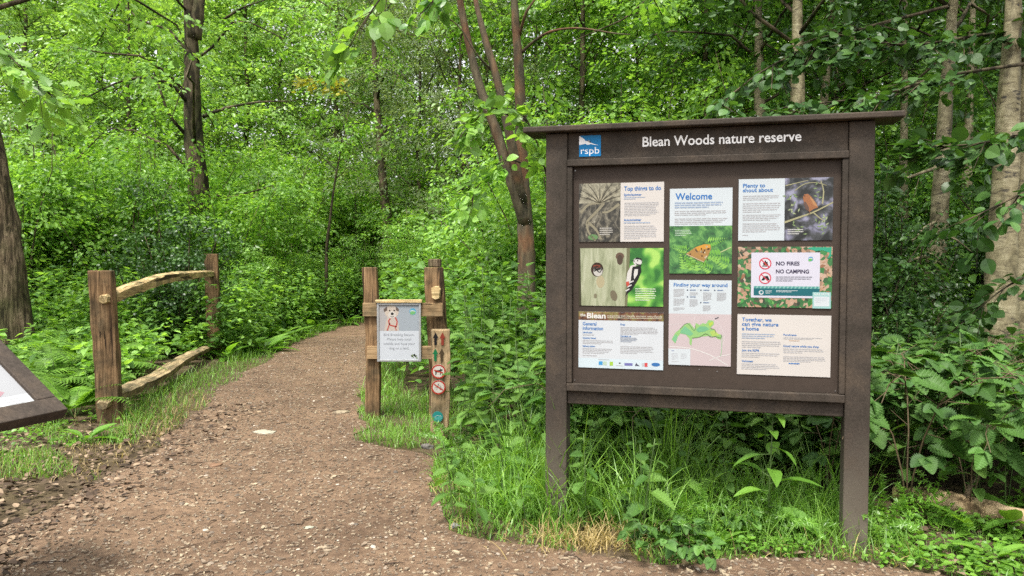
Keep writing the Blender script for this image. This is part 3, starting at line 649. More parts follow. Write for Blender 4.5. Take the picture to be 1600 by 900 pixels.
for (a, b, an, L_) in ((.42, .06, 2.5, .36), (.55, .04, 2.2, .5), (.30, .04, 1.9, .42), (.85, .20, 3.0, .45), (.97, .10, 2.7, .42), (.70, .03, 2.6, .34), (.60, .36, .2, .34), (.30, .27, 2.9, .3)):
    frond(p, a, b, an, L_, (0.30, 0.62, 0.12), (0.20, 0.50, 0.08), 2)
p.P([(.27, .23), (.42, .31), (.56, .345), (.66, .34), (.67, .29), (.62, .20), (.55, .135), (.48, .15), (.40, .18), (.33, .20)], (0.46, 0.26, 0.09), 4)
p.P([(.42, .31), (.56, .345), (.66, .34), (.66, .30), (.55, .285), (.46, .265)], (0.72, 0.36, 0.06), 5)
for i in range(34):
    a, b = rng.uniform(.33, .64), rng.uniform(.15, .33)
    if abs(b - .24) < .30 * (a - .25) * .75: p.E(a, b, .012, .016, (0.12, 0.06, 0.03) if i % 3 else (0.66, 0.58, 0.40), 6, n=8)
p.ST([(.27, .23), (.56, .135)], .012, (0.6, 0.52, 0.36), 6); p.ST([(.82, .25), (.99, .31)], .016, (0.55, 0.62, 0.30), 3); p.build("poster", bp_)
# map
p = Poster(0.594, 0.8925, 0.906, 1.3325, PAPER)
p.RR(0, 0, 1, .605, (0.66, 0.56, 0.57)); p.RR(0, 0, .355, .19, (0.70, 0.76, 0.80), 3)
p.T("Finding your way around", .075, .925, .935, .965, BLUE, 3, .018)
for (a0, b1, a1, b0, n, sd) in ((.075, .90, .26, .80, 7, 1), (.075, .785, .26, .70, 6, 2), (.075, .68, .26, .64, 3, 3), (.335, .86, .48, .82, 3, 4), (.335, .78, .47, .69, 7, 5), (.55, .86, .69, .76, 8, 6), (.55, .71, .68, .64, 6, 7), (.77, .86, .92, .76, 8, 8)): p.LN(a0, b1, a1, b0, n, GREY, sd)
for a, b in ((.34, .88), (.34, .80), (.555, .88), (.555, .735), (.775, .88)): p.LN(a, b + .012, a + .13, b - .004, 1, (0.18, 0.26, 0.42), 3, 3, .7); p.E(a - .04, b + .004, .011, .011, (0.04, 0.06, 0.12), 3, n=10)
wd = [(.05, .30), (.11, .38), (.18, .42), (.24, .47), (.34, .50), (.42, .43), (.44, .50), (.50, .475), (.55, .50), (.60, .49), (.64, .535), (.72, .53), (.73, .49), (.67, .44), (.74, .43), (.76, .38), (.85, .37), (.84, .31), (.79, .32), (.76, .34), (.66, .35), (.58, .345), (.46, .33), (.385, .315), (.37, .23), (.34, .25), (.34, .31), (.28, .36), (.19, .37), (.15, .33), (.11, .25)]
p.P(wd, (0.34, 0.62, 0.22), 2); p.P([(.20, .41), (.26, .46), (.34, .42), (.40, .37), (.35, .345), (.27, .365), (.19, .375)], (0.22, 0.55, 0.30), 3)
p.P([(.44, .42), (.50, .46), (.60, .46), (.66, .43), (.58, .40), (.48, .39)], (0.20, 0.52, 0.28), 3); p.P([(.06, .30), (.11, .36), (.15, .335), (.11, .26)], (0.24, 0.58, 0.30), 3); p.P([(.64, .50), (.71, .52), (.71, .49), (.66, .46)], (0.52, 0.68, 0.10), 3); p.P([(.70, .35), (.82, .36), (.74, .42), (.66, .40)], (0.48, 0.66, 0.16), 3)
p.ST([(.38, .32), (.50, .335), (.60, .375), (.68, .34), (.76, .345), (.84, .33), (.845, .37)], .010, (0.12, 0.20, 0.08), 4); p.ST([(.67, .44), (.74, .425), (.76, .385)], .010, (0.2, 0.25, 0.12), 4); p.ST([(.18, .42), (.30, .495), (.41, .41), (.44, .47)], .008, (0.16, 0.28, 0.14), 4)
p.ST([(.02, .215), (.34, .20), (.66, .13), (.95, .015)], .014, (0.80, 0.78, 0.76), 2); p.ST([(.66, .06), (.80, .11), (.98, .14)], .012, (0.80, 0.78, 0.76), 2); p.ST([(.05, .57), (.35, .585), (.62, .585), (.80, .50), (.90, .34), (.84, .20)], .008, (0.76, 0.70, 0.70), 2); p.ST([(.40, .44), (.42, .59)], .007, (0.78, 0.72, 0.72), 2); p.ST([(.86, .36), (.85, .16), (.83, .12)], .008, (0.35, 0.62, 0.35), 3); p.ST([(.0, .47), (.2, .49)], .006, (0.76, 0.70, 0.70), 2)
p.ST([(.74, .55), (.80, .57)], .016, (0.12, 0.12, 0.14), 4); p.LN(.05, .175, .11, .155, 1, (0.25, 0.3, 0.5), 2, 4); p.LN(.05, .14, .16, .06, 5, (0.6, 0.62, 0.66), 3, 4); p.LN(.20, .14, .30, .07, 4, (0.6, 0.62, 0.66), 4, 4); p.LN(.05, .045, .29, .03, 1, GREY, 5, 4); p.build("poster", bp_)
# plenty to shout about
p = Poster(0.9355, 1.534, 1.380, 1.8425, PAPER)
p.RR(.495, 0, 1, 1, dusk_ph); p.T("Plenty to", .045, .865, .285, .925, BLUE, 3, .018); p.T("shout about", .045, .79, .37, .85, BLUE, 3, .018)
for b1, b0, n, sd in ((.74, .65, 3, 1), (.62, .45, 5, 2), (.43, .32, 4, 3), (.29, .13, 5, 4)): p.LN(.045, b1, .46, b0, n, GREY, sd)
p.LN(.045, .10, .17, .075, 1, GREY, 9)
for q, w0 in (([(.495, .29), (.65, .37), (.80, .45), (1, .60)], .022), ([(.80, .44), (.86, .36), (.91, .31)], .014), ([(.89, .58), (.90, .78), (.87, .95)], .016), ([(.60, .80), (.70, .90), (.82, .92), (.93, .87)], .009), ([(.50, .88), (.62, .92), (.74, .96)], .01)): p.ST(q, w0, (0.44, 0.42, 0.24), 3, w0 * .6)
rng = R_(4)
for i in range(46):
    cx, cz = [(.60, .52), (.86, .20), (.54, .70), (.92, .30), (.66, .14), (.80, .82)][i % 6]; a = cx + rng.normal(0, .04); b = cz + rng.normal(0, .07); an = rng.uniform(-.8, 3.6); l = .05
    if .51 < a < .94 and .05 < b < .93: p.P([(a, b), (a + l * .5 * math.cos(an) - .008 * math.sin(an), b + l * .7 * math.sin(an) + .012 * math.cos(an)), (a + l * math.cos(an), b + l * 1.4 * math.sin(an)), (a + l * .5 * math.cos(an) + .008 * math.sin(an), b + l * .7 * math.sin(an) - .012 * math.cos(an))], (0.26, 0.36, 0.16) if i % 3 else (0.44, 0.52, 0.28), 3)
p.P([(.685, .68), (.70, .735), (.735, .745), (.77, .70), (.83, .58), (.845, .52), (.80, .50), (.755, .455), (.715, .50), (.70, .60)], (0.40, 0.17, 0.08), 5)
p.P([(.69, .60), (.715, .62), (.75, .53), (.755, .46), (.715, .50)], (0.16, 0.10, 0.08), 6); p.P([(.75, .70), (.79, .66), (.845, .53), (.80, .56)], (0.54, 0.28, 0.13), 6)
p.P([(.688, .70), (.665, .695), (.69, .685)], (0.10, 0.08, 0.06), 6); p.E(.705, .71, .006, .006, (0.01, 0.01, 0.01), 7, n=8); p.ST([(.765, .46), (.75, .41)], .008, (0.20, 0.12, 0.08), 6); p.LN(.53, .19, .70, .09, 3, (0.65, 0.65, 0.62), 8, 4); p.build("poster", bp_)
# no fires
p = Poster(0.9355, 1.1985, 1.3815, 1.5025, moss_ph)
rng = R_(6)
for i in range(130):
    a, b = rng.uniform(.02, .97), rng.uniform(.02, .97)
    if .12 < a < .88 and .12 < b < .93: continue
    an = rng.uniform(0, 6.28); l = rng.uniform(.02, .05); green = b < .14 or (a < .14 and rng.random() < .4)
    c = [(0.10, 0.38, 0.10), (0.20, 0.50, 0.14), (0.05, 0.24, 0.06)][i % 3] if green else [(0.56, 0.34, 0.22), (0.66, 0.50, 0.40), (0.36, 0.18, 0.10), (0.62, 0.40, 0.25)][i % 4]
    aa = [(a + l * math.cos(an + t) * r_, b + 1.4 * l * math.sin(an + t) * r_) for t, r_ in ((0, 1), (1.2, .45), (3.14, .8), (4.4, .5))]
    p.P([(min(.995, max(.005, u_)), min(.995, max(.005, v_))) for u_, v_ in aa], c, 2)
p.P([(.74, .97), (.82, .93), (.90, .94), (.97, .90), (.95, .80), (.985, .84), (.99, .99), (.76, .99)], (0.05, 0.42, 0.26), 3)
p.RR(.145, .16, .872, .905, (0.74, 0.73, 0.84), 4); p.RR(.175, .195, .872, .315, (0.02, 0.16, 0.19), 5); p.RR(.175, .315, .872, .352, (0.28, 0.58, 0.52), 5)
for i in range(17): a = .175 + .041 * i; p.P([(a, .317), (a + .022, .317), (a + .032, .35), (a + .010, .35)], (0.10, 0.36, 0.33), 6)
p.E(.255, .245, .026, .026, (0.72, 0.78, 0.80), 6); p.E(.258, .25, .015, .015, (0.03, 0.2, 0.24), 7); p.LN(.30, .285, .375, .225, 3, (0.6, 0.7, 0.72), 1, 6); p.LN(.415, .29, .65, .25, 2, (0.7, 0.78, 0.8), 2, 6)
for k, zc in enumerate((.725, .485)):
    x, z = p.q(.295, zc); r = .066 * p.b[2]
    p.ell(x, z, r, r, (0.80, 0.78, 0.82), 5); p.ring(x, z, r * .83, r, (0.72, 0.05, 0.10), 7)
    if k == 0:
        p.P([(.262, .69), (.335, .69), (.335, .675), (.262, .675)], (0.02, 0.02, 0.02), 6); p.P([(.275, .695), (.272, .74), (.285, .73), (.292, .785), (.31, .745), (.318, .76), (.325, .70)], (0.02, 0.02, 0.02), 6); p.P([(.29, .695), (.29, .72), (.30, .74), (.308, .715), (.308, .695)], (0.70, 0.16, 0.06), 7)
    else: p.P([(.255, .445), (.28, .515), (.325, .52), (.345, .45), (.318, .445), (.305, .49), (.285, .445)], (0.02, 0.02, 0.02), 6)
    c45 = r * .62; p.stroke([(x - c45, z + c45), (x + c45, z - c45)], r * .16, (0.72, 0.05, 0.10), 7)
INK = (0.05, 0.04, 0.09)
def serif_text(p, t, a0, b0, a1, b1):
    p.T(t, a0, b0, a1, b1, INK, 6, .03)
    vv, ff = text_geo(t, .03); xs = np.sort(np.unique(np.round(vv[np.abs(vv[:, 1]) < .01][:, 0], 3))); w_ = vv[:, 0].max() - vv[:, 0].min()
    last = -9
    for xx in xs:
        a = a0 + (a1 - a0) * (xx - vv[:, 0].min()) / w_
        if a - last > .012: p.RR(a - .004, b0 - .002, a + .010, b0 + .006, INK, 6)
        last = a
serif_text(p, "NO FIRES", .41, .695, .66, .755); serif_text(p, "NO CAMPING", .41, .565, .76, .625); p.LN(.41, .52, .80, .425, 3, (0.3, 0.3, 0.36), 3, 6, .5)
x, z = p.q(.775, .80); p.ell(x, z, .026 * p.b[2], .026 * p.b[2], (0.10, 0.38, 0.62), 5); p.ell(x - .002, z - .005, .022 * p.b[2], .014 * p.b[2], (0.16, 0.55, 0.16), 6, .4); p.stroke([(x - .009, z + .002), (x, z + .004), (x + .009, z)], .003, (0.85, 0.88, 0.88), 7)
p.RR(.80, -.005, .99, .26, (0.38, 0.66, 0.64), 7); p.RR(.815, .03, .975, .19, (0.72, 0.78, 0.82), 8); p.T("NAB NOTE", .815, .21, .975, .245, (0.82, 0.86, 0.86), 8, .02); p.LN(.83, .17, .95, .08, 3, (0.62, 0.68, 0.74), 3, 9, .3); p.build("poster", bp_)
# together
p = Poster(0.9365, 0.856, 1.3805, 1.1615, CREAM)
p.T("Together, we", .05, .885, .37, .945, BLUE, 3, .018); p.T("can give nature", .05, .81, .445, .87, BLUE, 3, .018); p.T("a home", .05, .735, .235, .795, BLUE, 3, .018)
p.LN(.05, .69, .43, .59, 3, LBLUE, 1); p.LN(.05, .565, .48, .44, 4, GREY, 2); p.T("Join the RSPB", .05, .385, .24, .42, BLUE, 3, .02); p.LN(.05, .37, .47, .28, 3, GREY, 3); p.T("Volunteer", .05, .205, .18, .24, BLUE, 3, .02); p.LN(.05, .19, .47, .08, 4, GREY, 4)
p.T("Fundraise", .50, .66, .64, .69, BLUE, 3, .02); p.LN(.50, .64, .95, .60, 2, GREY, 5); p.LN(.56, .59, .75, .57, 1, (0.62, 0.38, 0.2), 6); p.T("Good nature while you shop", .50, .475, .875, .51, BLUE, 3, .02)
p.LN(.50, .46, .95, .37, 3, GREY, 7); p.LN(.50, .33, .95, .23, 4, GREY, 8); p.LN(.56, .22, .80, .19, 1, BLUE, 9, 3, .6); p.build("poster", bp_)

# ------------------------------------------------------------------ cleft fence beside the path
def jitter_post(g, x, y, wx, wy, h, rng, lean=(0, 0), top_cut=0.0, n=14):
    """a hewn rectangular post with uneven faces"""
    rings = []
    for i in range(n):
        t = i / (n - 1); z = -0.25 + (h + 0.25) * t
        q = []
        for sx_, sy_ in ((-1, -1), (0, -1.06), (1, -1), (1.05, 0), (1, 1), (0, 1.04), (-1, 1), (-1.05, 0)):
            q.append((x + lean[0] * z + wx / 2 * sx_ * (1 + rng.normal(0, .045)) + 0.012 * math.sin(3.1 * z + x), y + lean[1] * z + wy / 2 * sy_ * (1 + rng.normal(0, .04)), z + (top_cut * sx_ if i == n - 1 else 0)))
        rings.append(q)
    v = np.array(rings).reshape(-1, 3); f = []
    for i in range(n - 1):
        for j in range(8): j2 = (j + 1) % 8; f.append((i * 8 + j, i * 8 + j2, (i + 1) * 8 + j2, (i + 1) * 8 + j))
    f.append(tuple((n - 1) * 8 + j for j in range(8))); g.polys(v, f)
def hewn_rail(g, pts, wd, ht, rng, per=7):
    """a split rail: flat-topped, uneven, along a bent centre line"""
    c = smooth_path(pts, per); t = unit(np.gradient(c, axis=0)); n = len(c)
    side = unit(np.cross(t, np.tile([0, 0, 1.0], (n, 1)))); up = np.cross(side, t)
    wd = np.interp(np.linspace(0, 1, n), np.linspace(0, 1, len(wd)), wd); ht = np.interp(np.linspace(0, 1, n), np.linspace(0, 1, len(ht)), ht)
    prof = [(-1, .42), (-.3, .55), (.5, .5), (1, .3), (.8, -.45), (-.1, -.62), (-.9, -.4)]; k = len(prof); rings = []
    ph = np.cumsum(rng.standard_normal((n, k)) * 0.02, 0)
    for j, (a, b) in enumerate(prof): rings.append(c + side * (wd / 2 * a * (1 + ph[:, j]))[:, None] + up * (ht * b * (1 + ph[:, (j + 3) % k]) + rng.standard_normal(n) * .004)[:, None])
    v = np.stack(rings, 1).reshape(-1, 3); f = []
    for i in range(n - 1):
        for j in range(k): j2 = (j + 1) % k; f.append((i * k + j, (i + 1) * k + j, (i + 1) * k + j2, i * k + j2))
    f += [tuple(range(k)), tuple((n - 1) * k + j for j in range(k - 1, -1, -1))]; g.polys(v, f)
A = np.array([-3.535, 6.72, 0]); B = np.array([-4.45, 11.45, 0]); fl = np.linalg.norm(B - A)
fen = thing("split_rail_fence", "short cleft timber fence of two posts and two bent rails beside the path", "fence", tuple(A), math.atan2(B[1] - A[1], B[0] - A[0]))
# local x runs from the near post to the far post
rng = R_(11); g = Geo(); jitter_post(g, 0, 0, 0.12, 0.188, 1.335, rng, (0.0, 0.035), 0.0); bevel_mod(g.build("post", M['oak'], fen), 0.008)
g = Geo(); jitter_post(g, fl, 0, 0.12, 0.185, 1.50, rng, (0, 0.012)); bevel_mod(g.build("post", M['oak'], fen), 0.008)
g = Geo(); hewn_rail(g, [(-0.13, 0.0, 1.09), (0.10, -0.01, 1.10), (0.7, -0.03, 1.155), (1.8, -0.04, 1.215), (3.2, 0.0, 1.215), (4.35, 0.0, 1.21), (4.95, 0.0, 1.20)], [.07, .10, .11, .11, .10, .10, .06], [.05, .10, .105, .105, .10, .09, .06], rng); g.build("top_rail", M['rail'], fen)
g = Geo(); hewn_rail(g, [(-0.14, 0.02, 0.17), (0.15, 0.0, 0.205), (0.8, -0.02, 0.19), (1.6, -0.03, 0.172), (3.0, 0.0, 0.18), (4.2, 0, 0.155), (4.95, 0, 0.14)], [.09, .15, .18, .17, .15, .12, .07], [.06, .085, .085, .08, .08, .08, .06], rng); g.build("lower_rail", M['rail_low'], fen)

# ------------------------------------------------------------------ dog sign on two fence posts
sg = thing("post_sign_frame", "two rough timber fence posts joined by two short boards, right of the path", "fence", (-0.99, 6.9, 0))
rng = R_(21)
g = Geo(); jitter_post(g, -0.265, 0.0, 0.125, 0.11, 1.36, rng, (-0.008, 0)); bevel_mod(g.build("post", M['oak'], sg), 0.006)
g = Geo(); jitter_post(g, 0.315, 0.06, 0.165, 0.12, 1.36, rng, (-0.012, 0)); pr_ = bevel_mod(g.build("post", M['oak'], sg), 0.006)
g = Geo(); box(g, 0.235, 0.35, 0.02, 0.11, 1.362, 1.435); bevel_mod(g.build("post_top", M['bark_brown'], pr_), 0.01)
g = Geo(); hewn_rail(g, [(0.315, -0.11, 1.135), (0.315, -0.04, 1.135), (0.315, 0.05, 1.14)], [.075, .08, .08], [.10, .10, .10], R_(3), 3); g.build("rail_stub", M['rail'], pr_)
g = Geo(); box(g, -0.335, 0.375, -0.092, -0.060, 0.925, 1.045); bevel_mod(g.build("board", M['batten'], sg), 0.004)
g = Geo(); box(g, -0.30, 0.29, -0.092, -0.060, 0.545, 0.66); bevel_mod(g.build("board", M['batten'], sg), 0.004)
ds = thing("dog_sign", "silver framed white sign with a dog picture fixed to short boards", "sign", (-0.99, 6.9, 0))
DW0, DW1, DZ0, DZ1 = -0.205, 0.185, 0.525, 1.045
g = Geo(); f_ = 0.019
box(g, DW0, DW0 + f_, -0.116, -0.094, DZ0, DZ1); box(g, DW1 - f_, DW1, -0.116, -0.094, DZ0, DZ1); box(g, DW0 + f_, DW1 - f_, -0.115, -0.094, DZ0, DZ0 + f_); box(g, DW0 + f_, DW1 - f_, -0.115, -0.094, DZ1 - f_, DZ1)
bevel_mod(g.build("frame", M['silver'], ds), 0.003)
g = Geo(); box(g, DW0 - 0.012, DW1 + 0.008, -0.125, -0.070, DZ1 + 0.002, DZ1 + 0.030); bevel_mod(g.build("top_strip", M['rail'], ds), 0.004)
s = Sheet(-0.106); ix0, ix1, iz0, iz1 = DW0 + f_ + .001, DW1 - f_ - .001, DZ0 + f_ + .001, DZ1 - f_ - .001
s.slab(ix0, iz0, ix1, iz1, (0.70, 0.74, 0.80), 0.008); w_, h_ = ix1 - ix0, iz1 - iz0
Q = lambda a, b: (ix0 + a * w_, iz0 + b * h_)
s.rect(*Q(0, .53), *Q(1, 1), (0.42, 0.47, 0.52), 1); s.poly([Q(0, .53), Q(.50, .53), Q(.44, .75), Q(.3, 1), Q(0, 1)], (0.50, 0.48, 0.48), 1.5)
fur = (0.64, 0.55, 0.48)
s.poly([Q(.12, .53), Q(.50, .53), Q(.485, .66), (Q(.44, .76)), Q(.40, .82), Q(.22, .82), Q(.17, .70)], fur, 2)
s.ell(*Q(.315, .88), .062, .058, (0.68, 0.58, 0.49), 3); s.poly([Q(.20, .98), Q(.11, .93), Q(.12, .88), Q(.20, .90)], (0.16, 0.12, 0.10), 4); s.poly([Q(.42, .98), Q(.50, .93), Q(.49, .885), Q(.42, .91)], (0.16, 0.12, 0.10), 4)
s.ell(*Q(.325, .825), .036, .032, (0.74, 0.68, 0.62), 4); s.ell(*Q(.33, .845), .013, .012, (0.03, 0.03, 0.03), 5); s.ell(*Q(.265, .905), .007, .007, (0.03, 0.02, 0.02), 5); s.ell(*Q(.38, .905), .007, .007, (0.03, 0.02, 0.02), 5); s.stroke([Q(.28, .80), Q(.33, .785), Q(.37, .80)], .005, (0.12, 0.08, 0.07), 5)
red = (0.55, 0.10, 0.08)
s.stroke([Q(.28, .76), Q(.24, .71), Q(.27, .64), Q(.36, .62), Q(.43, .60)], .012, red, 5); s.stroke([Q(.40, .78), Q(.45, .70), Q(.42, .60)], .012, red, 5); s.stroke([Q(.27, .68), Q(.24, .62), Q(.20, .535)], .010, red, 5); s.stroke([Q(.40, .60), Q(.43, .535)], .008, red, 5)
x, z = Q(.85, .885); s.ell(x, z, .030, .030, (0.12, 0.42, 0.62), 3); s.ell(x, z - .010, .026, .016, (0.20, 0.52, 0.20), 4, .3); s.stroke([(x - .022, z + .004), (x, z + .008), (x + .022, z)], .007, (0.82, 0.84, 0.84), 5)
for k, (t, a0, a1) in enumerate((("Bird Breeding Season.", .11, .88), ("Please help local", .20, .80), ("wildlife and have your", .10, .90), ("dog on a lead.", .25, .75))): s.text(t, *Q(a0, .435 - .083 * k), *Q(a1, .480 - .083 * k), (0.34, 0.36, 0.40), 3, .0)
for i in range(9): a, b = R_(i).uniform(.80, .95), R_(i + 40).uniform(.02, .09); s.ell(*Q(a, b), .012, .005, (0.10, 0.12, 0.06) if i % 2 else (0.20, 0.30, 0.10), 3, i * .7, 8)
s.build("sign_sheet", ds)

# ------------------------------------------------------------------ waymark post
wy = thing("waymark_post", "pale timber waymark post with arrows, two red prohibition discs and a teal disc", "waymark post", (-0.56, 5.8, 0), 0.06)
rng = R_(31); g = Geo(); jitter_post(g, 0, 0.05, 0.136, 0.10, 0.90, rng, (0.016, 0)); wp = bevel_mod(g.build("post", M['waypost'], wy), 0.005)
def wz(py): return float(at(685, py, 5.8)[2])
s = Sheet(-0.0115)
def arrow(cx, zt, c):
    zb = zt - 0.098
    s.poly([(cx - .0095, zb), (cx + .0095, zb), (cx + .0095, zt - .042), (cx + .023, zt - .047), (cx, zt), (cx - .023, zt - .047), (cx - .0095, zt - .042)], c, 1)
arrow(-.018, wz(519), (0.01, 0.01, 0.012)); arrow(.034, wz(519), (0.32, 0.05, 0.03)); arrow(-.020, wz(544), (0.01, 0.20, 0.07)); arrow(.028, wz(544), (0.09, 0.06, 0.03))
s.build("arrow_mark", wp)
for k, py in enumerate((580, 604.5)):
    s = Sheet(-0.0185); z = wz(py); cx, r = .004 - .001 * k, .054
    g2 = s.g; tube(g2, [(cx, -0.011, z), (cx, -0.0184, z)], r, 28, m=s.mi((0.80, 0.74, 0.66))); s.ring(cx, z, r * .80, r * .995, (0.55, 0.05, 0.03), 1)
    if k == 0:
        s.poly([(cx - .028, z + .004), (cx - .032, z + .014), (cx - .024, z + .010), (cx + .010, z + .012), (cx + .014, z + .024), (cx + .020, z + .018), (cx + .034, z + .012), (cx + .024, z + .006), (cx + .018, z - .002), (cx + .018, z - .026), (cx + .012, z - .026), (cx + .010, z - .006), (cx - .014, z - .006), (cx - .018, z - .026), (cx - .024, z - .026), (cx - .024, z - .008)], (0.02, 0.02, 0.02), 1)
    else:
        s.ring(cx - .018, z - .008, .010, .012, (0.25, 0.22, 0.2), 1, 16); s.ring(cx + .018, z - .008, .010, .012, (0.25, 0.22, 0.2), 1, 16); s.stroke([(cx - .018, z - .008), (cx - .006, z + .010), (cx + .012, z + .010), (cx + .018, z - .008)], .003, (0.25, 0.22, 0.2), 1); s.ell(cx, z + .022, .006, .006, (0.25, 0.22, 0.2), 1, n=10)
    c45 = r * .60; s.stroke([(cx - c45, z + c45 * (.35 if k == 0 else .7)), (cx + c45, z - c45 * (.35 if k == 0 else .7))], .010, (0.55, 0.05, 0.03), 2)
    s.build("prohibition_disc", wp)["label"] = ("red ringed disc with black dog struck through", "red ringed disc with a bicycle struck through")[k]
s = Sheet(-0.0185); z = wz(650.5); tube(s.g, [(-.004, -.011, z), (-.004, -.0184, z)], .041, 26, m=s.mi((0.03, 0.33, 0.30)))
s.poly([(-.036, z - .012), (-.020, z + .002), (-.006, z - .004), (.014, z + .012), (.028, z - .002), (.032, z - .012), (.016, z - .024), (-.020, z - .024)], (0.10, 0.48, 0.44), 1); s.stroke([(-.03, z - .004), (-.004, z + .010), (.026, z + .004)], .003, (0.7, 0.8, 0.78), 2)
s.build("teal_disc", wp)

# ------------------------------------------------------------------ tilted lectern panel at the left edge
cth = math.atan2(0.28, 0.10); lec = thing("map_lectern", "low tilted map lectern in a wide brown frame beside the lower left path edge", "lectern", (-1.905, 3.28, 0), cth)
# local x: along the lower edge towards the far corner (corner at x = 0), local y: towards the raised edge, local z up
tl = math.radians(36); LW, LD = 1.0, 0.60
def lp(x, y, z): return (x, y * math.cos(tl) - z * math.sin(tl), 0.80 + y * math.sin(tl) + z * math.cos(tl))
def tbox(g, x0, x1, y0, y1, z0, z1, m=0): return g.polys([lp(x0, y0, z0), lp(x1, y0, z0), lp(x1, y1, z0), lp(x0, y1, z0), lp(x0, y0, z1), lp(x1, y0, z1), lp(x1, y1, z1), lp(x0, y1, z1)], BOXF, m)
fw = 0.085
g = Geo(); tbox(g, -LW, 0, 0, fw, -.055, 0); bevel_mod(g.build("frame_bar", M['lectern'], lec), 0.004)
g = Geo(); tbox(g, -fw, 0, fw + .002, LD, -.055, -.001); bevel_mod(g.build("frame_bar", M['lectern'], lec), 0.004)
g = Geo(); tbox(g, -LW, -LW + fw, fw + .002, LD, -.055, -.001); bevel_mod(g.build("frame_bar", M['lectern'], lec), 0.004)
g = Geo(); tbox(g, -LW + fw + .002, -fw - .002, LD - fw, LD, -.055, -.001); bevel_mod(g.build("frame_bar", M['lectern'], lec), 0.004)
g = Geo(); mp_ = [ink((0.50, 0.51, 0.53)), ink((0.74, 0.78, 0.78)), ink((0.52, 0.32, 0.36)), ink((0.66, 0.62, 0.5)), ink(GREY), ink((0.10, 0.2, 0.4))]
tbox(g, -LW + fw + .001, -fw - .001, fw + .001, LD - fw - .001, -.040, -.016, 0)
def lq(pts, m, lay): g.polys([lp(a, b, -.016 + lay * .0004) for a, b in pts], [tuple(range(len(pts)))], m)
lq([(-LW + fw + .004, fw + .004), (-fw - .004, fw + .004), (-fw - .004, fw + .062), (-LW + fw + .004, fw + .062)], 1, 1)
lq([(-.60, fw + .07), (-.20, fw + .07), (-.17, fw + .09), (-.22, fw + .13), (-.36, fw + .17), (-.60, fw + .14)], 2, 1)
pp = smooth_path([(-.12, .48, 0), (-.22, .40, 0), (-.18, .30, 0), (-.30, .22, 0), (-.5, .25, 0), (-.7, .2, 0)], 5)[:, :2]
for i in range(len(pp) - 1):
    d = unit(pp[i + 1] - pp[i]); nn = np.array([-d[1], d[0]]) * .006; lq([tuple(pp[i] + nn), tuple(pp[i] - nn), tuple(pp[i + 1] - nn), tuple(pp[i + 1] + nn)], 3, 2)
for k in range(3):
    for j in range(7): a = -.80 + .1 * j; lq([(a, fw + .014 + .014 * k), (a + .07, fw + .014 + .014 * k), (a + .07, fw + .019 + .014 * k), (a, fw + .019 + .014 * k)], 4, 2)
g.build("map_sheet", mp_, lec)
for xx in (-.86, -.42):
    g = Geo(); box(g, xx, xx + .09, .20, .29, -.25, .90); bevel_mod(g.build("leg", M['lectern'], lec), 0.005)

# ------------------------------------------------------------------ woodland: trees
TR = ("trunk", "crown"); SH = ("stems", "foliage")
G_ = lambda z, y: 0
bright_tree = [tree_meshes(100 + i, 11.5, 1.2, 2.7, 32, 12, 62, 1.15, 0.108, T_LEAF, LM['bright'], M['bark_grey'], 0.10, jit=0.28) for i in range(3)]
far_sunlit_tree = [(a, b.copy()) for a, b in bright_tree]
for a, b in far_sunlit_tree: b.materials[0] = LM['pale']  # same crowns recoloured lighter to imitate a sunlit, hazy distance
mid_tree = [tree_meshes(120 + i, 12.5, 1.6, 3.0, 32, 14, 46, 0.9, 0.112, T_LEAF, LM['mid'], M['bark_dark'], 0.13) for i in range(2)]
sallow = [tree_meshes(140 + i, 9.5, 0.5, 2.4, 34, 16, 44, 0.7, 0.085, T_NARROW, LM['sallow'], M['bark_grey'], 0.07, rise=0.6, jit=0.9, droop=0.15) for i in range(2)]
bright_shrub = [shrub_meshes(200 + i, 3.9, 1.7, 13, 18, 50, 0.75, 0.083, T_LEAF, LM['bright'], M['bark_grey'], jit=0.32) for i in range(3)]
mid_shrub = [shrub_meshes(220 + i, 3.4, 1.6, 13, 20, 42, 0.55, 0.08, T_LEAF, LM['mid'], M['bark_grey']) for i in range(2)]
dark_shrub = [shrub_meshes(240 + i, 3.6, 1.5, 12, 15, 30, 0.5, 0.09, T_OVATE, LM['dark'], M['bark_dark']) for i in range(2)]
holly = [shrub_meshes(260 + i, 3.0, 1.2, 10, 20, 40, 0.42, 0.052, T_ROUND, LM['holly'], M['bark_dark'], jit=0.9) for i in range(2)]
rng = R_(77)
def many(name, label, cat, group, variants, parts, spots, smin=0.85, smax=1.2):
    for i, sp in enumerate(spots):
        px, Y = sp[0], sp[1]; sc = (smin + (smax - smin) * rng.random()) * (sp[2] if len(sp) > 2 else 1)
        place_plant(name, label, cat, group, variants[i % len(variants)], parts, X(px, Y), Y, rng.random() * 6.28, (sc, sc, sc * (0.9 + 0.25 * rng.random())))
many("hazel_shrub", "bright green leafy shrub in the thicket behind the cleft timber fence", "shrub", "bright shrubs behind the cleft fence", bright_shrub, SH,
     [(20, 13.5), (110, 15), (195, 14.4, .85), (60, 17), (160, 17), (255, 16.5), (350, 15.2, .8), (-40, 14.5), (330, 20.5), (20, 20), (120, 22), (225, 21), (-60, 18)])
many("hazel_shrub", "bright green leafy shrub in the middle of the wood beyond the path bend", "shrub", "bright shrubs beyond the path bend", bright_shrub, SH,
     [(440, 16.6, .42), (492, 18.2, .5), (550, 18.8, .45), (600, 18.6, .5), (655, 16.2, .42), (385, 14.2, .45), (405, 18, .6), (430, 19.6), (500, 21.5), (560, 21), (395, 22), (610, 22.5), (470, 24.5), (655, 24)])
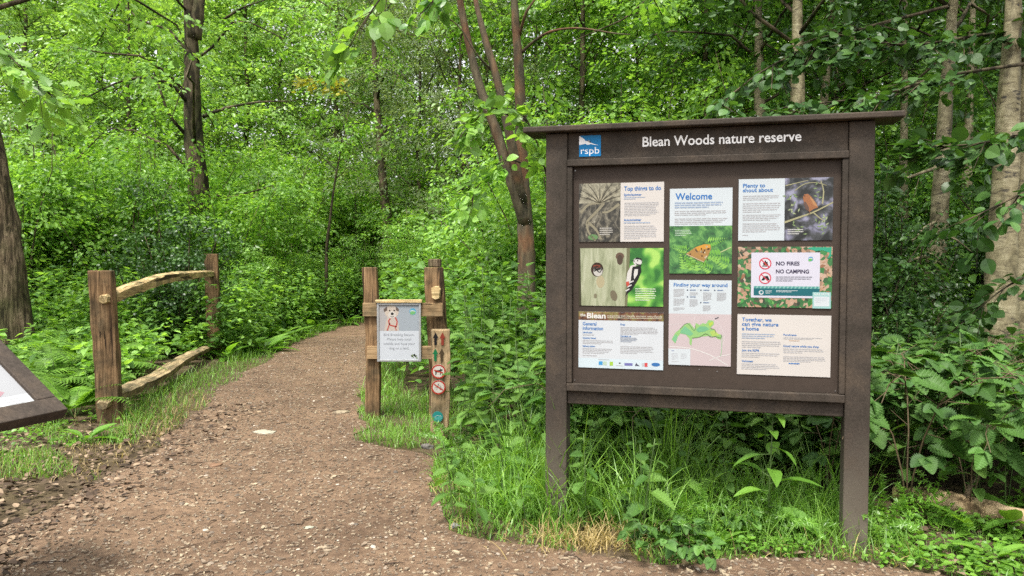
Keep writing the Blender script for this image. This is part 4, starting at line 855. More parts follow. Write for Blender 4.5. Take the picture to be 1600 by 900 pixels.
many("bramble_shrub", "leafy shrub in the bank between the dog sign and the notice board", "shrub", "shrubs behind the dog sign", [bright_shrub[0], mid_shrub[0], bright_shrub[2]], SH,
     [(660, 17, .7), (735, 15.5, .75), (790, 13.5, .7), (700, 20), (860, 14), (770, 18.5)])
many("hazel_shrub", "bright green leafy shrub showing above the roof of the notice board", "shrub", "bright shrubs behind the notice board", bright_shrub, SH,
     [(880, 10.5, .95), (985, 11.2, 1.0), (1080, 10.2, .95), (1170, 11.5, 1.0), (930, 14.5, 1.15), (1040, 15, 1.2), (1140, 15.2, 1.2), (1230, 14, 1.1)])
many("holly_bush", "dark glossy small leaved holly bush growing near the notice board's right post", "bush", "holly bushes by the birches", holly, SH,
     [(1275, 8.2, .9), (1390, 7.8, .6), (1525, 9.4, .62), (1640, 8.4, .8), (1720, 7.5)])
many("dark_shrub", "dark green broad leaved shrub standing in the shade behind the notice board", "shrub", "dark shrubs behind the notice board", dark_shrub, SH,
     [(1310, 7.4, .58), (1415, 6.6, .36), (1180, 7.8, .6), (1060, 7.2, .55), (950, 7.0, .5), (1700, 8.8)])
many("leafy_shrub", "mid green shrub further back among the birch trunks", "shrub", "green shrubs among the birches", mid_shrub, SH,
     [(1450, 12.6, 1.0), (1545, 13.2, 1.1), (1640, 12.2, 1.1), (1375, 13.5, 1.0), (1330, 10.2, .75), (1500, 10.6, .6)])
many("holly_bush", "dark glossy holly bush at the foot of the forked trunk behind the cleft fence", "bush", None, holly, SH, [(268, 11.8, .88)], 1.0, 1.0)
many("sallow_tree", "tall grey green narrow leaved sallow standing beyond the path bend", "tree", "sallows beyond the path bend", sallow, TR,
     [(660, 21.5), (720, 19, .95), (600, 26, 1.1), (760, 23.5, 1.1), (540, 30, 1.25), (440, 31, 1.3), (690, 27, 1.2), (480, 35, 1.4)])
many("broadleaf_tree", "tall bright green tree at the back of the wood left of the sallows", "tree", "bright trees at the back left", far_sunlit_tree, TR,
     [(60, 21), (170, 24), (-40, 25), (380, 24.5), (260, 28), (100, 30), (350, 32), (530, 25), (200, 19.2, .75)])
many("broadleaf_tree", "tall bright green tree rising behind the notice board", "tree", "bright trees behind the notice board", [bright_tree[0], far_sunlit_tree[1], bright_tree[2]], TR,
     [(900, 18), (1000, 20), (1090, 17.5), (1180, 20), (830, 22), (960, 25), (1130, 26), (1260, 22)])
many("broadleaf_tree", "tall mid green tree rising behind the birches on the right", "tree", "mid green trees behind the birches", mid_tree, TR,
     [(1300, 16), (1390, 18.5), (1480, 16.5), (1570, 19), (1660, 15.5), (1440, 23), (1560, 25), (1340, 25)])

# far wood: reads as one mass
g = Geo(); rg = R_(500); k = 8500
cx = rg.uniform(-42, 44, k); cyy = 36 + 12 * rg.random(k) + 0.004 * cx ** 2; cz = terrain(cx, cyy) + 22 * rg.random(k) ** 0.9
sprays(rg, g, np.stack([cx, cyy, cz], 1), np.stack([rg.standard_normal(k), rg.standard_normal(k), 0.3 * rg.standard_normal(k)], 1), 1.8, 14, 0.32, T_LEAF, 0.5)
kind(g.build("woodland", LM['pale'], None), "stuff")
# ------------------------------------------------------------------ trees with a trunk one can point to
def own_tree(name, label, base, trunk, r0, bark, crown_spec, extra=(), T=T_LEAF, leafm=None, seed=1, group=None, rr=None):
    """trunk: polyline relative to the base; crown_spec: (z0, rmax, nlimb, per, nleaf, slen, lsize)"""
    t = thing(name, label, "tree", base, 0, group); tr = np.asarray(trunk, float)
    z0, rmax, nl, per, nlf, slen, ls = crown_spec
    mt, mc = tree_meshes(seed, tr[-1, 2], z0, rmax, nl, per, nlf, slen, ls, T, leafm or LM['mid'], bark, r0, trunk=tr)
    link(bpy.data.objects.new("trunk", mt), t); link(bpy.data.objects.new("crown", mc), t)
    for pts, ra in extra:
        g = Geo(); p_ = smooth_path(pts, 5); tube(g, p_, np.linspace(ra, ra * 0.25, len(p_)), 9, R_(seed + 3), 0.04); g.build("limb", bark, t, True)
    return t
def rel(base, pts, Y=None): return [tuple(at(px, py, (Y or base[1]) + dy) - np.array(base)) for px, py, dy in pts]
# forked dark trunk behind the fence
b0 = (X(309, 15.5), 15.5, float(terrain(X(309, 15.5), 15.5)))
tr = [(0, 0, -.2)] + rel(b0, [(309, 380, 0), (311, 300, 0), (302, 200, 0), (300, 100, 0), (297, 20, 0), (291, -40, 0), (280, -150, 0), (284, -300, 0)])
own_tree("forked_tree", "tall dark trunk forking near the top, behind the cleft timber fence", b0, tr, 0.25, M['bark_dark'], (2.3, 2.5, 15, 9, 46, 0.95, 0.10),
         [(rel(b0, [(303, 60, 0), (310, 10, 0), (318, -60, .2), (335, -200, .3)]), .16), (rel(b0, [(292, 158, -.1), (270, 135, -.4), (235, 122, -.7), (190, 127, -.9), (135, 152, -1.1)]), .045),
          (rel(b0, [(318, 182, -.1), (350, 170, -.5), (400, 160, -.9), (450, 158, -1.1)]), .04), (rel(b0, [(290, 210, 0), (265, 180, -.3), (250, 140, -.4), (240, 110, -.4)]), .04), (rel(b0, [(350, 30, .2), (380, 12, 0), (425, -4, 0)]), .03)],
         leafm=LM['bright'], seed=300)
# big ridged trunk at the left edge
b1 = (X(6, 9.6), 9.6, 0.0); tr = [(0, 0, -.2)] + rel(b1, [(8, 500, 0), (2, 400, 0), (-10, 300, 0), (-24, 200, 0), (-45, 60, 0), (-60, -150, 0), (-70, -420, 0)])
own_tree("oak_tree", "thick ridged brown trunk at the left edge, rising out of the ferns", b1, tr, 0.33, M['bark_brown'], (4.4, 2.6, 10, 8, 30, 0.7, 0.11), leafm=LM['bright'], T=T_OAK, seed=310)
# slender pale trunk beyond the path
b2 = (X(606, 19.5), 19.5, 0.0); tr = [(0, 0, -.1)] + rel(b2, [(606, 370, 0), (600, 300, 0), (592, 210, 0), (586, 110, 0), (582, 0, 0), (578, -140, 0)])
own_tree("slender_tree", "slender leaning pale brown trunk among the sallows beyond the path", b2, tr, 0.155, M['bark_grey'], (4.2, 1.6, 10, 7, 30, 0.6, 0.10), leafm=LM['bright'], seed=320)
# thin sapling
b3 = (X(510, 16.8), 16.8, 0.0); tr = [(0, 0, -.1)] + rel(b3, [(510, 400, 0), (516, 340, 0), (524, 280, 0), (535, 225, 0), (545, 170, .1)])
own_tree("sapling", "thin dark leaning sapling stem beside the path where it bends", b3, tr, 0.042, M['bark_dark'], (3.0, 0.8, 7, 5, 26, 0.45, 0.09), leafm=LM['bright'], seed=330)
# many-stemmed tree with orange stained bark
b4 = (X(823, 8.8), 8.8, 0.0)
tr = [(0, 0, -.2)] + rel(b4, [(823, 430, 0), (820, 340, 0), (815, 260, 0), (813, 150, 0), (806, 40, 0), (800, -60, 0), (790, -260, 0)])
own_tree("stained_tree", "many stemmed tree with orange stained bark left of the notice board", b4, tr, 0.115, M['bark_rust'], (4.3, 1.9, 9, 7, 26, 0.5, 0.085),
         [(rel(b4, [(821, 350, -.02), (800, 285, -.15), (775, 205, -.2), (748, 130, -.2), (722, 20, -.2), (712, -60, -.2), (700, -200, -.2)]), .076),
          (rel(b4, [(816, 315, -.1), (800, 230, -.3), (778, 130, -.35), (755, 50, -.35), (740, -20, -.3), (725, -160, -.3)]), .062),
          (rel(b4, [(815, 82, 0), (840, 60, -.2), (865, 48, -.3), (905, 44, -.4), (960, 52, -.5), (985, 54, -.5)]), .018), (rel(b4, [(812, 55, 0), (822, 20, -.2), (840, -10, -.2), (850, -60, -.2)]), .02), (rel(b4, [(768, 110, -.3), (745, 85, -.5), (720, 45, -.6), (690, 20, -.7)]), .014)],
         T=T_ROUND, leafm=LM['bright'], seed=340)
# birches on the right
def birch(px, Y, r0, pts, label, seed, crown=(3.8, 2.2, 12, 9, 34, 0.65, 0.10), extra=(), leafm=None):
    b = (X(px, Y), Y, float(terrain(X(px, Y), Y))); tr = [(0, 0, -.2)] + rel(b, pts)
    ex = [(rel(b, q), ra) for q, ra in extra]
    return own_tree("birch_tree", label, b, tr, r0, M['birch'], crown, ex, leafm=leafm or LM['dark'], seed=seed, T=T_LEAF)
birch(1566, 6.6, 0.152, [(1562, 520, 0), (1566, 400, 0), (1572, 260, 0), (1578, 120, 0), (1584, 0, 0), (1592, -150, 0), (1600, -420, 0)], "thick pale birch with two fused stems at the right edge of the wood", 350,
      extra=[([(1590, 540, .12), (1594, 400, .12), (1600, 250, .12), (1606, 100, .12), (1620, -60, .12), (1640, -300, .2)], .115)])
birch(1466, 8.6, 0.12, [(1462, 440, 0), (1468, 330, 0), (1474, 220, 0), (1482, 100, 0), (1490, 0, 0), (1498, -140, 0), (1504, -340, 0)], "slim mossy birch with snapped side branches, between the board and the thick birch", 360,
      extra=[([(1470, 260, 0), (1440, 270, -.3), (1400, 285, -.5), (1370, 300, -.6)], .022), ([(1466, 345, 0), (1440, 360, -.3), (1412, 392, -.5), (1380, 425, -.6)], .022), ([(1466, 395, 0), (1430, 405, -.3), (1390, 425, -.4), (1350, 450, -.5)], .02), ([(1474, 250, 0), (1500, 240, -.2), (1530, 250, -.3)], .018), ([(1464, 365, 0), (1490, 372, -.3), (1520, 395, -.4)], .018)])
birch(1512, 11.5, 0.10, [(1505, 420, 0), (1510, 300, 0), (1514, 180, 0), (1518, 60, 0), (1524, -60, 0), (1530, -240, 0)], "thin bright birch stem just behind the slim mossy birch", 370)
birch(1410, 11.8, 0.085, [(1412, 400, 0), (1412, 280, 0), (1413, 150, 0), (1414, 20, 0), (1416, -120, 0), (1418, -260, 0)], "very thin pale birch rising past the board's right roof end", 380)
birch(1246, 11.0, 0.15, [(1246, 350, 0), (1246, 200, 0), (1246, 100, 0), (1246, 0, 0), (1248, -150, 0), (1252, -340, 0)], "pale birch trunk with peeling bark, rising above the word reserve", 390)
birch(1186, 12.5, 0.12, [(1186, 350, 0), (1186, 200, 0), (1186, 100, 0), (1185, 0, 0), (1184, -140, 0), (1180, -320, 0)], "pale flecked birch trunk rising above the middle of the board roof", 395)
birch(1290, 13.5, 0.10, [(1288, 350, 0), (1286, 200, 0), (1292, 110, 0), (1300, 0, 0), (1306, -140, 0), (1310, -280, 0)], "narrow leaning birch behind the right end of the board roof", 397)

# ------------------------------------------------------------------ leafy branches reaching in from trees outside the picture
def branch(label, base, pts, nspr, nleaf, slen, lsize, T, leafm, seed, ra=0.012, droop=0.35):
    rg = R_(seed); t = thing("leafy_branch", label, "branch", tuple(base)); q = smooth_path(np.asarray(pts) - np.asarray(base), 5)
    g = Geo(); tube(g, q, np.linspace(ra, ra * .3, len(q)), 6)
    s = 0.15 + 0.85 * rg.random(nspr); c = np.stack([np.interp(s, np.linspace(0, 1, len(q)), q[:, j]) for j in range(3)], 1)
    d = unit(np.gradient(q, axis=0)); dd = np.stack([np.interp(s, np.linspace(0, 1, len(q)), d[:, j]) for j in range(3)], 1) + rg.normal(0, 0.6, (nspr, 3)) * np.array([1, 1, .5])
    for i in range(nspr): u_ = unit(dd[i]); tube(g, [c[i], c[i] + u_ * slen * .5 - np.array([0, 0, .03]), c[i] + u_ * slen - np.array([0, 0, droop * slen * .7])], [ra * .4, ra * .25, ra * .12], 4, cap=False)
    g.build("twigs", M['bark_dark'], t, True)
    gl = Geo(); sprays(rg, gl, c, dd, slen, nleaf, lsize, T, 0.45, 0.02, droop, 0.5); gl.build("leaves", leafm, t); return t
P3 = lambda px, py, Y: at(px, py, Y)
branch("bright round leaved sprig hanging in from the top, left of centre", P3(640, -60, 4.8), [P3(640, -60, 4.8), P3(600, -10, 4.7), P3(565, 40, 4.6), P3(545, 75, 4.6)], 9, 7, .2, .088, T_ROUND, LM['bright'], 1, .008)
branch("bright lobed oak sprig hanging in at the top left corner", P3(-120, -30, 5.8), [P3(-120, -30, 5.8), P3(-30, 50, 5.7), P3(40, 110, 5.6), P3(100, 170, 5.6)], 14, 9, .28, .125, T_OAK, LM['bright'], 2, .010)
branch("dark leaved branch hanging at the top left of the stained tree", P3(700, -60, 6), [P3(720, -60, 6), P3(690, -15, 6), P3(660, 20, 6)], 7, 7, .2, .10, T_ROUND, LM['mid'], 3, .010)
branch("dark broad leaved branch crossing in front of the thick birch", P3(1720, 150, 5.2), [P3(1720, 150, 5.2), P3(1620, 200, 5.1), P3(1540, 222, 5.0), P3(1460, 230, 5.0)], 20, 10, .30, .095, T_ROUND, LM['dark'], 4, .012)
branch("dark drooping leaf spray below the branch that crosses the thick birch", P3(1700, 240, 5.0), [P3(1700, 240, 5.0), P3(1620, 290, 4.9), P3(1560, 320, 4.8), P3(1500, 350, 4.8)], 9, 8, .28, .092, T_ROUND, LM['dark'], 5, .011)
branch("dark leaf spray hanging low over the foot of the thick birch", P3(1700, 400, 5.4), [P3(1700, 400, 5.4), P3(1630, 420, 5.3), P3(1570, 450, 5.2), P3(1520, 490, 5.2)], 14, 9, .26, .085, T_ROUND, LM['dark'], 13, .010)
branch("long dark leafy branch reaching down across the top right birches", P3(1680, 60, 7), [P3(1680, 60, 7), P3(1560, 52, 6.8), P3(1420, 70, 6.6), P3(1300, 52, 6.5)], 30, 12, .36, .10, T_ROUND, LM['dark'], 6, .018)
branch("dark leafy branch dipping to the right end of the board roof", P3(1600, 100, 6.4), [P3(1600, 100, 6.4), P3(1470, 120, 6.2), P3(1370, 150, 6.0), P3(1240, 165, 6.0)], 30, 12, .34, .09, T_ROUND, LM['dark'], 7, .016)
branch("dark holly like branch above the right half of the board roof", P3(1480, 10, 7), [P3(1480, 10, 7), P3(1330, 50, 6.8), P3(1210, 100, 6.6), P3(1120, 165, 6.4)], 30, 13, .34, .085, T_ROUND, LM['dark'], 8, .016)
branch("bright round leaved sprig beside the stained tree's stems", P3(815, 200, 7.6), [P3(815, 200, 7.6), P3(780, 170, 7.4), P3(750, 180, 7.3), P3(725, 215, 7.2)], 12, 8, .24, .10, T_ROUND, LM['bright'], 9, .009)
branch("bright round leaved sprig drooping low on the stained tree", P3(830, 260, 7.7), [P3(830, 260, 7.7), P3(790, 250, 7.5), P3(755, 280, 7.3), P3(730, 325, 7.2)], 13, 8, .24, .095, T_ROUND, LM['bright'], 10, .009)
branch("bright leafy sprig touching the left end of the board roof", P3(860, 300, 6.2), [P3(860, 300, 6.2), P3(845, 240, 6.0), P3(825, 190, 5.9), P3(800, 160, 5.9)], 14, 8, .22, .085, T_ROUND, LM['bright'], 11, .009)

branch("small patch of yellowing leaves among the green, left of the slender trunk", P3(560, 150, 17), [P3(560, 150, 17), P3(530, 138, 16.9), P3(500, 128, 16.8), P3(478, 126, 16.8)], 16, 9, .35, .12, T_LEAF, LM['yellow'], 12, .012)

# ------------------------------------------------------------------ nettles, brambles, ferns, docks
def nettle_mesh(seed, h, ls=.135, gap=.085):
    rg = R_(seed); gs, gl = Geo(), Geo(); k = 8; lean = rg.normal(0, .10, 2)
    q = np.stack([lean[0] * np.linspace(0, 1, k) ** 1.6 * h, lean[1] * np.linspace(0, 1, k) ** 1.6 * h, np.linspace(-.05, h, k)], 1); tube(gs, q, np.linspace(.005, .0025, k), 5)
    nz = int(h / gap); P, D, N, S = [], [], [], []; az = rg.random() * 6.28
    for i in range(nz):
        t = .16 + .84 * (i + .5) / nz; z = t * h; b = np.array([np.interp(z, q[:, 2], q[:, j]) for j in range(3)]); az += 1.571 + rg.normal(0, .25)
        sz = ls * (1 - .72 * max(0, (t - .6) / .4) ** 1.3) * (.8 + .35 * rg.random()) * (0.8 if t < .35 else 1)
        for sg in (0, math.pi):
            a = az + sg + rg.normal(0, .2); el = rg.normal(.18 if t < .85 else .5, .22); d = np.array([math.cos(a) * math.cos(el), math.sin(a) * math.cos(el), math.sin(el)])
            pet = sz * .22; tube(gs, [b, b + d * pet], [.002, .0015], 4, cap=False)
            P.append(b + d * pet); D.append(d + np.array([0, 0, -.25 * (1 - t)])); N.append(np.array([0, 0, 1.0]) + rg.normal(0, .3, 3)); S.append(sz)
    put_leaves(gl, T_NETTLE, P, D, N, np.array(S)); return gs.mesh("stem", LM['stem'], True), gl.mesh("leaves", LM['nettle'])
def bramble_mesh(seed, ln, leafm, lsz=.085, rise=.8):
    """arching cane with leaves of three or five toothed leaflets"""
    rg = R_(seed); gs, gl = Geo(), Geo(); P, D, N, S = [], [], [], []
    for c in range(3):
        az = c * 2.1 + rg.random(); o = np.array([math.cos(az), math.sin(az), 0]); k = 9; s = np.linspace(0, 1, k)[:, None]
        q = o * ln * (.15 * s + .75 * s ** 2) + np.array([0, 0, 1.0]) * ln * rise * np.sin(s * 2.2) + rg.normal(0, .02, (k, 3)) * s; tube(gs, q, np.linspace(.004, .002, k), 5)
        n = int(ln / .07)
        for i in range(n):
            t = .2 + .8 * i / n; b = np.array([np.interp(t, s[:, 0], q[:, j]) for j in range(3)]); a = az + (1 if i % 2 else -1) * (1.0 + rg.normal(0, .35)); el = rg.normal(.15, .3)
            d = np.array([math.cos(a) * math.cos(el), math.sin(a) * math.cos(el), math.sin(el)]); pet = lsz * (.6 + .4 * rg.random()); e = b + d * pet; tube(gs, [b, e], [.0018, .0013], 4, cap=False)
            nn = np.array([0, 0, 1.0]) + rg.normal(0, .35, 3); sd_ = np.cross(nn, d)
            for w_, f in ((0, 1.0), (1.0, .8), (-1.0, .8)):
                P.append(e); D.append(d + sd_ * w_ + np.array([0, 0, -.3])); N.append(nn + rg.normal(0, .15, 3)); S.append(lsz * f * (.8 + .4 * rg.random()))
    put_leaves(gl, T_NETTLE, P, D, N, np.array(S), wscale=np.full(len(P), 1.35)); return gs.mesh("canes", LM['redstem'], True), gl.mesh("leaves", leafm)
def fern_mesh(seed, L):
    rg = R_(seed); gs, gl = Geo(), Geo(); P, D, N, S = [], [], [], []
    for i in range(9):
        az = i * 2.399 + rg.normal(0, .3); o = np.array([math.cos(az), math.sin(az), 0]); l = L * (.75 + .4 * rg.random()); k = 14; s = np.linspace(0, 1, k)[:, None]
        el = 0.85 + .35 * rg.random(); q = o * l * (.55 * s + .35 * s ** 2) + np.array([0, 0, 1.0]) * l * (el * s - .62 * s ** 2.2); tube(gs, q, np.linspace(.004, .0015, k), 4)
        tg = unit(np.gradient(q, axis=0))
        for t in np.linspace(.22, .99, 22):
            b = np.array([np.interp(t, s[:, 0], q[:, j]) for j in range(3)]); d = unit(np.array([np.interp(t, s[:, 0], tg[:, j]) for j in range(3)])); sd_ = unit(np.cross(np.array([0, 0, 1.0]), d)); up = np.cross(d, sd_)
            for sg in (-1, 1): P.append(b); D.append(sd_ * sg + d * .35 - up * .1); N.append(up + rg.normal(0, .12, 3)); S.append(l * .34 * (1.06 - t) ** .75 * (.9 + .2 * rg.random()))
    put_leaves(gl, T_TOOTH, P, D, N, np.array(S)); return gs.mesh("stalks", LM['stem'], True), gl.mesh("fronds", LM['fern'])
def dock_mesh(seed, n, L, leafm, tall=0.0):
    """rosette (or tall leafy stem) of long lance shaped leaves"""
    rg = R_(seed); gs, gl = Geo(), Geo(); P, D, N, S = [], [], [], []
    if tall: tube(gs, [(0, 0, -.03), (.01, 0, tall * .5), (.03, .01, tall)], [.006, .004, .002], 5)
    for i in range(n):
        az = i * 2.399 + rg.normal(0, .3); el = rg.uniform(.15, .95) if not tall else rg.uniform(-.1, .55); z = (tall * (.1 + .9 * i / n)) if tall else 0.0
        d = np.array([math.cos(az) * math.cos(el), math.sin(az) * math.cos(el), math.sin(el)]); b = np.array([.02 * z, 0, z]); e = b + d * L * .18
        tube(gs, [b, e], [.003, .002], 4, cap=False); P.append(e); D.append(d); N.append(np.array([-d[0] * d[2], -d[1] * d[2], 1]) + rg.normal(0, .2, 3)); S.append(L * (.6 + .5 * rg.random()) * (1 - .35 * (i / n if tall else 0)))
    put_leaves(gl, T_LANCE, P, D, N, np.array(S), wscale=np.full(n, 1.25)); return gs.mesh("stem", LM['stem'], True), gl.mesh("leaves", leafm)
NP = ("stem", "leaves"); BP = ("canes", "leaves"); FP = ("stalks", "fronds")
nettles = [nettle_mesh(600 + i, h) for i, h in enumerate((.7, .85, 1.0, 1.15, .6, .95))]
broad_nettles = [nettle_mesh(610 + i, h, .155, .085) for i, h in enumerate((.62, .78, .9, 1.0, .7))]
brambles = [bramble_mesh(620 + i, l, LM['bramble']) for i, l in enumerate((.7, .9, .6))]
big_brambles = [bramble_mesh(630 + i, l, LM['bramble'], .11) for i, l in enumerate((.8, .95))]; low_brambles = [bramble_mesh(635 + i, l, LM['bramble'], .19, .55) for i, l in enumerate((.8, 1.0))]
ferns = [fern_mesh(640 + i, l) for i, l in enumerate((.75, .9, 1.0))]
docks = [dock_mesh(660 + i, 9, .26, LM['lush']) for i in range(2)]
rg = R_(9)
def scatter(n, box_, ok, mind, seed):
    r = R_(seed); pts = []; tries = 0
    while len(pts) < n and tries < n * 60:
        tries += 1; x, y = r.uniform(box_[0], box_[1]), r.uniform(box_[2], box_[3])
        if not ok(x, y) or any((x - a) ** 2 + (y - b) ** 2 < mind ** 2 for a, b in pts): continue
        pts.append((x, y))
    return pts
def plants(name, label, cat, group, variants, parts, pts, smin, smax, seed):
    r = R_(seed)
    for i, (x, y) in enumerate(pts): place_plant(name, label, cat, group, variants[int(r.integers(len(variants)))], parts, x, y, r.random() * 6.28, smin + (smax - smin) * r.random())
BL = lambda x: 4.1176 - 0.262 * (x - 0.2347)          # board line
NB = scatter(84, (-.52, 1.0, 4.95, 8.6), lambda x, y: not bool(in_path(x, y)) and x > -.48 + max(0, (5.5 - y)) * .6 and not (-1.4 < x < -.36 and 5.2 < y < 7.3), .15, 1)
plants("nettle_plant", "stinging nettle with broad toothed leaves between the waymark post and the notice board", "nettle", "nettles left of the notice board", broad_nettles, NP, [q for q in NB if q[1] < 6.3], .85, 1.12, 2)
plants("nettle_plant", "tall stinging nettle in the bank around the foot of the stained tree", "nettle", "nettles around the stained tree", nettles[:4] + broad_nettles[2:4], NP, [q for q in NB if q[1] >= 6.3], 1.05, 1.4, 12)
plants("nettle_plant", "stinging nettle in the dark gap under the notice board", "nettle", "nettles under the notice board", nettles, NP,
       scatter(34, (.35, 2.0, 4.55, 5.6), lambda x, y: y > BL(x) + .45, .15, 3), .6, .85, 4)
plants("nettle_plant", "big leaved nettle right of the notice board's right post", "nettle", "nettles right of the notice board", broad_nettles, NP,
       scatter(40, (1.95, 3.5, 4.15, 5.8), lambda x, y: y > 4.05 + .1 * (x - 2), .14, 5), .85, 1.1, 6)
plants("bramble", "arching bramble with three part leaves right of the notice board", "bramble", "brambles right of the notice board", big_brambles, BP,
       scatter(20, (1.85, 3.7, 4.2, 5.8), lambda x, y: True, .3, 7), .9, 1.35, 8)
plants("bramble", "low bramble among the grass at the foot of the notice board", "bramble", "brambles at the foot of the notice board", low_brambles, BP,
       [(.68, 3.80), (.74, 4.12), (1.12, 4.0), (.84, 3.58)], .20, .30, 10)
plants("bramble", "bramble growing in the shade behind the notice board legs", "bramble", "brambles behind the notice board", brambles, BP,
       scatter(12, (.3, 2.2, 4.9, 6.4), lambda x, y: y > BL(x) + .7, .3, 11), .8, 1.2, 12)
plants("fern", "bright bracken fern behind the cleft timber fence", "fern", "ferns behind the cleft fence", ferns, FP,
       scatter(34, (-8.5, -3.75, 6.6, 11.2), lambda x, y: x < -3.85 - .2 * (y - 6.7), .42, 13), .8, 1.15, 14)
plants("dock", "broad leaved dock growing along the left edge of the path beyond the fence", "dock", "docks along the left path edge", docks, NP,
       scatter(36, (-5.2, -3.2, 10.8, 16.5), lambda x, y: not bool(in_path(x + .12, y)), .26, 15), 1.2, 2.0, 16)
place_plant("dock", "dark broad leaved dock between the map lectern and the near fence post", "dock", None, docks[0], NP, -3.35, 6.0, .4, .9)
place_plant("leafy_plant", "tall plant with long bright lance shaped leaves under the board's right end", "plant", None, dock_mesh(670, 16, .22, LM['lush'], .58), NP, 1.34, 3.98, .3, 1.2)
for i, (x, y, l) in enumerate(((2.42, 3.95, "long bright leaved plant in front of the fallen log"), (2.68, 4.02, "long leaved plant at the right edge, against the thick end of the log"), (2.30, 3.62, "small long leaved plant on the bare soil right of the board"))):
    place_plant("leafy_plant", l, "plant", None, dock_mesh(680 + i, 10, (.24, .26, .17)[i], LM['lush']), NP, x, y, i * 1.3, 1.0)

# undergrowth too dense to count: the banks either side of the path
def mass(name, pts, hs, seed, leafm, T=T_OVATE, lsize=.1, per=20, spread=.16):
    r = R_(seed); g = Geo(); n = len(pts); pts = np.asarray(pts); hs = np.asarray(hs)
    t = .2 + .8 * r.random((n, per)); a = r.random((n, per)) * 6.283; rad = spread * (.25 + .75 * r.random((n, per))) * (1.15 - .5 * t)
    z0 = terrain(pts[:, 0], pts[:, 1])
    P = np.stack([pts[:, None, 0] + rad * np.cos(a) * .6, pts[:, None, 1] + rad * np.sin(a) * .6, z0[:, None] + hs[:, None] * t], -1)
    D = np.stack([np.cos(a), np.sin(a), r.normal(.05, .3, (n, per))], -1); N = np.stack([r.normal(0, .35, (n, per)), r.normal(0, .35, (n, per)), np.ones((n, per))], -1)
    put_leaves(g, T, P.reshape(-1, 3), D.reshape(-1, 3), N.reshape(-1, 3), lsize * (.55 + .7 * r.random(n * per)) * np.repeat(1, n * per)); kind(g.build(name, leafm), "stuff")
FEET = ((-3.53, 6.45, .22), (-3.45, 6.2, .16), (-.58, 5.62, .17), (-.60, 5.45, .14))
def field(n, box_, ok, seed):
    r = R_(seed); x = r.uniform(box_[0], box_[1], n * 3); y = r.uniform(box_[2], box_[3], n * 3); m = ok(x, y) & ~in_path(x, y)
    for fx, fy, fr in FEET: m &= (np.hypot(x - fx, y - fy) > fr)
    return np.stack([x[m], y[m]], 1)[:n]
q = field(4200, (-15, -3.0, 7.2, 22), lambda x, y: (x < np.where(y < 10.9, -3.6 - .17 * (y - 6.7), -3.3)) & ~in_path(x + .3, y) & (x > -.78 * y), 21)
keep = (q[:, 1] > 10.8) | (R_(210).random(len(q)) < .38); q = q[keep]; hq = R_(1).uniform(.4, 1.0, len(q)) * np.where(q[:, 1] < 10.8, .7, 1.35); sp_ = R_(211).random(len(q)) + .25 * np.sin(q[:, 0] * 1.7) * np.sin(q[:, 1] * 1.3) > .45
mass("undergrowth", q[sp_], hq[sp_], 22, LM['bright'], lsize=.095, per=26)
mass("undergrowth", q[~sp_], hq[~sp_], 29, LM['nettle'], T_NETTLE, lsize=.11, per=24)
q = field(2500, (-2.6, 7.5, 7.2, 20), lambda x, y: (x > -1.75 - .05 * (y - 8)) & (x > -1.2 + (8.3 - y) * .5) & (x < .62 * y + 1), 23)
mass("undergrowth", q, R_(2).uniform(.7, 1.5, len(q)), 24, LM['mid'], lsize=.105)
q = field(520, (.2, 2.3, 4.8, 7.4), lambda x, y: y > BL(x) + .62, 241)
mass("undergrowth", q, R_(5).uniform(.35, .95, len(q)), 242, LM['nettle'], T_NETTLE, lsize=.12)
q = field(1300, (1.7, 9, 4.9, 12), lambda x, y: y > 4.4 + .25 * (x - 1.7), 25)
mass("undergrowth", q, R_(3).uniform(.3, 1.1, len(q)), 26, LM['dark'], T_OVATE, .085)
q = field(1500, (-6, 4, 17.2, 24), lambda x, y: (y > 18.6) | (x > -.5), 27)
mass("undergrowth", q, R_(4).uniform(.4, 1.5, len(q)), 28, LM['bright'], lsize=.13)  # mid-green bank given the bright leaf, its colour lifting the shaded path end

# ------------------------------------------------------------------ grass
def blades(g, pts, h, wd, seed, bend=.8, m=0, z=None):
    r = R_(seed); pts = np.asarray(pts); n = len(pts); h = np.asarray(h) * np.ones(n); k = 6; s = np.linspace(0, 1, k)
    a = r.random(n) * 6.283; b = bend * (.25 + 1.1 * r.random(n) ** 1.5); tw = a + 1.57 + r.normal(0, .5, n)
    th = b[:, None] * s[None, :] ** 1.3 * 1.35 + r.normal(0.12, .1, n)[:, None]
    ds = h[:, None] / (k - 1); x = np.concatenate([np.zeros((n, 1)), np.cumsum(np.sin(th[:, 1:]) * ds, 1)], 1); zz = np.concatenate([np.zeros((n, 1)), np.cumsum(np.cos(th[:, 1:]) * ds, 1)], 1)
    z0 = terrain(pts[:, 0], pts[:, 1]) if z is None else z
    c = np.stack([pts[:, 0:1] + x * np.cos(a)[:, None], pts[:, 1:2] + x * np.sin(a)[:, None], z0[:, None] + zz - .01], -1)
    w_ = wd * (.6 + .7 * r.random(n))[:, None] * np.clip(1.15 - s[None, :] ** 2 * 1.12, .04, 1); sd_ = np.stack([np.cos(tw), np.sin(tw), np.zeros(n)], -1)[:, None, :] * w_[..., None] / 2
    v = np.stack([c - sd_, c + sd_], 2).reshape(n, -1, 3); base = np.arange(n)[:, None] * 2 * k; f = []
    for i in range(k - 1): f.append(np.stack([base + 2 * i, base + 2 * i + 1, base + 2 * i + 3, base + 2 * i + 2], -1))
    f = np.concatenate(f, 1).reshape(-1, 4); g.add(v.reshape(-1, 3), f.ravel(), np.full(len(f), 4), m)
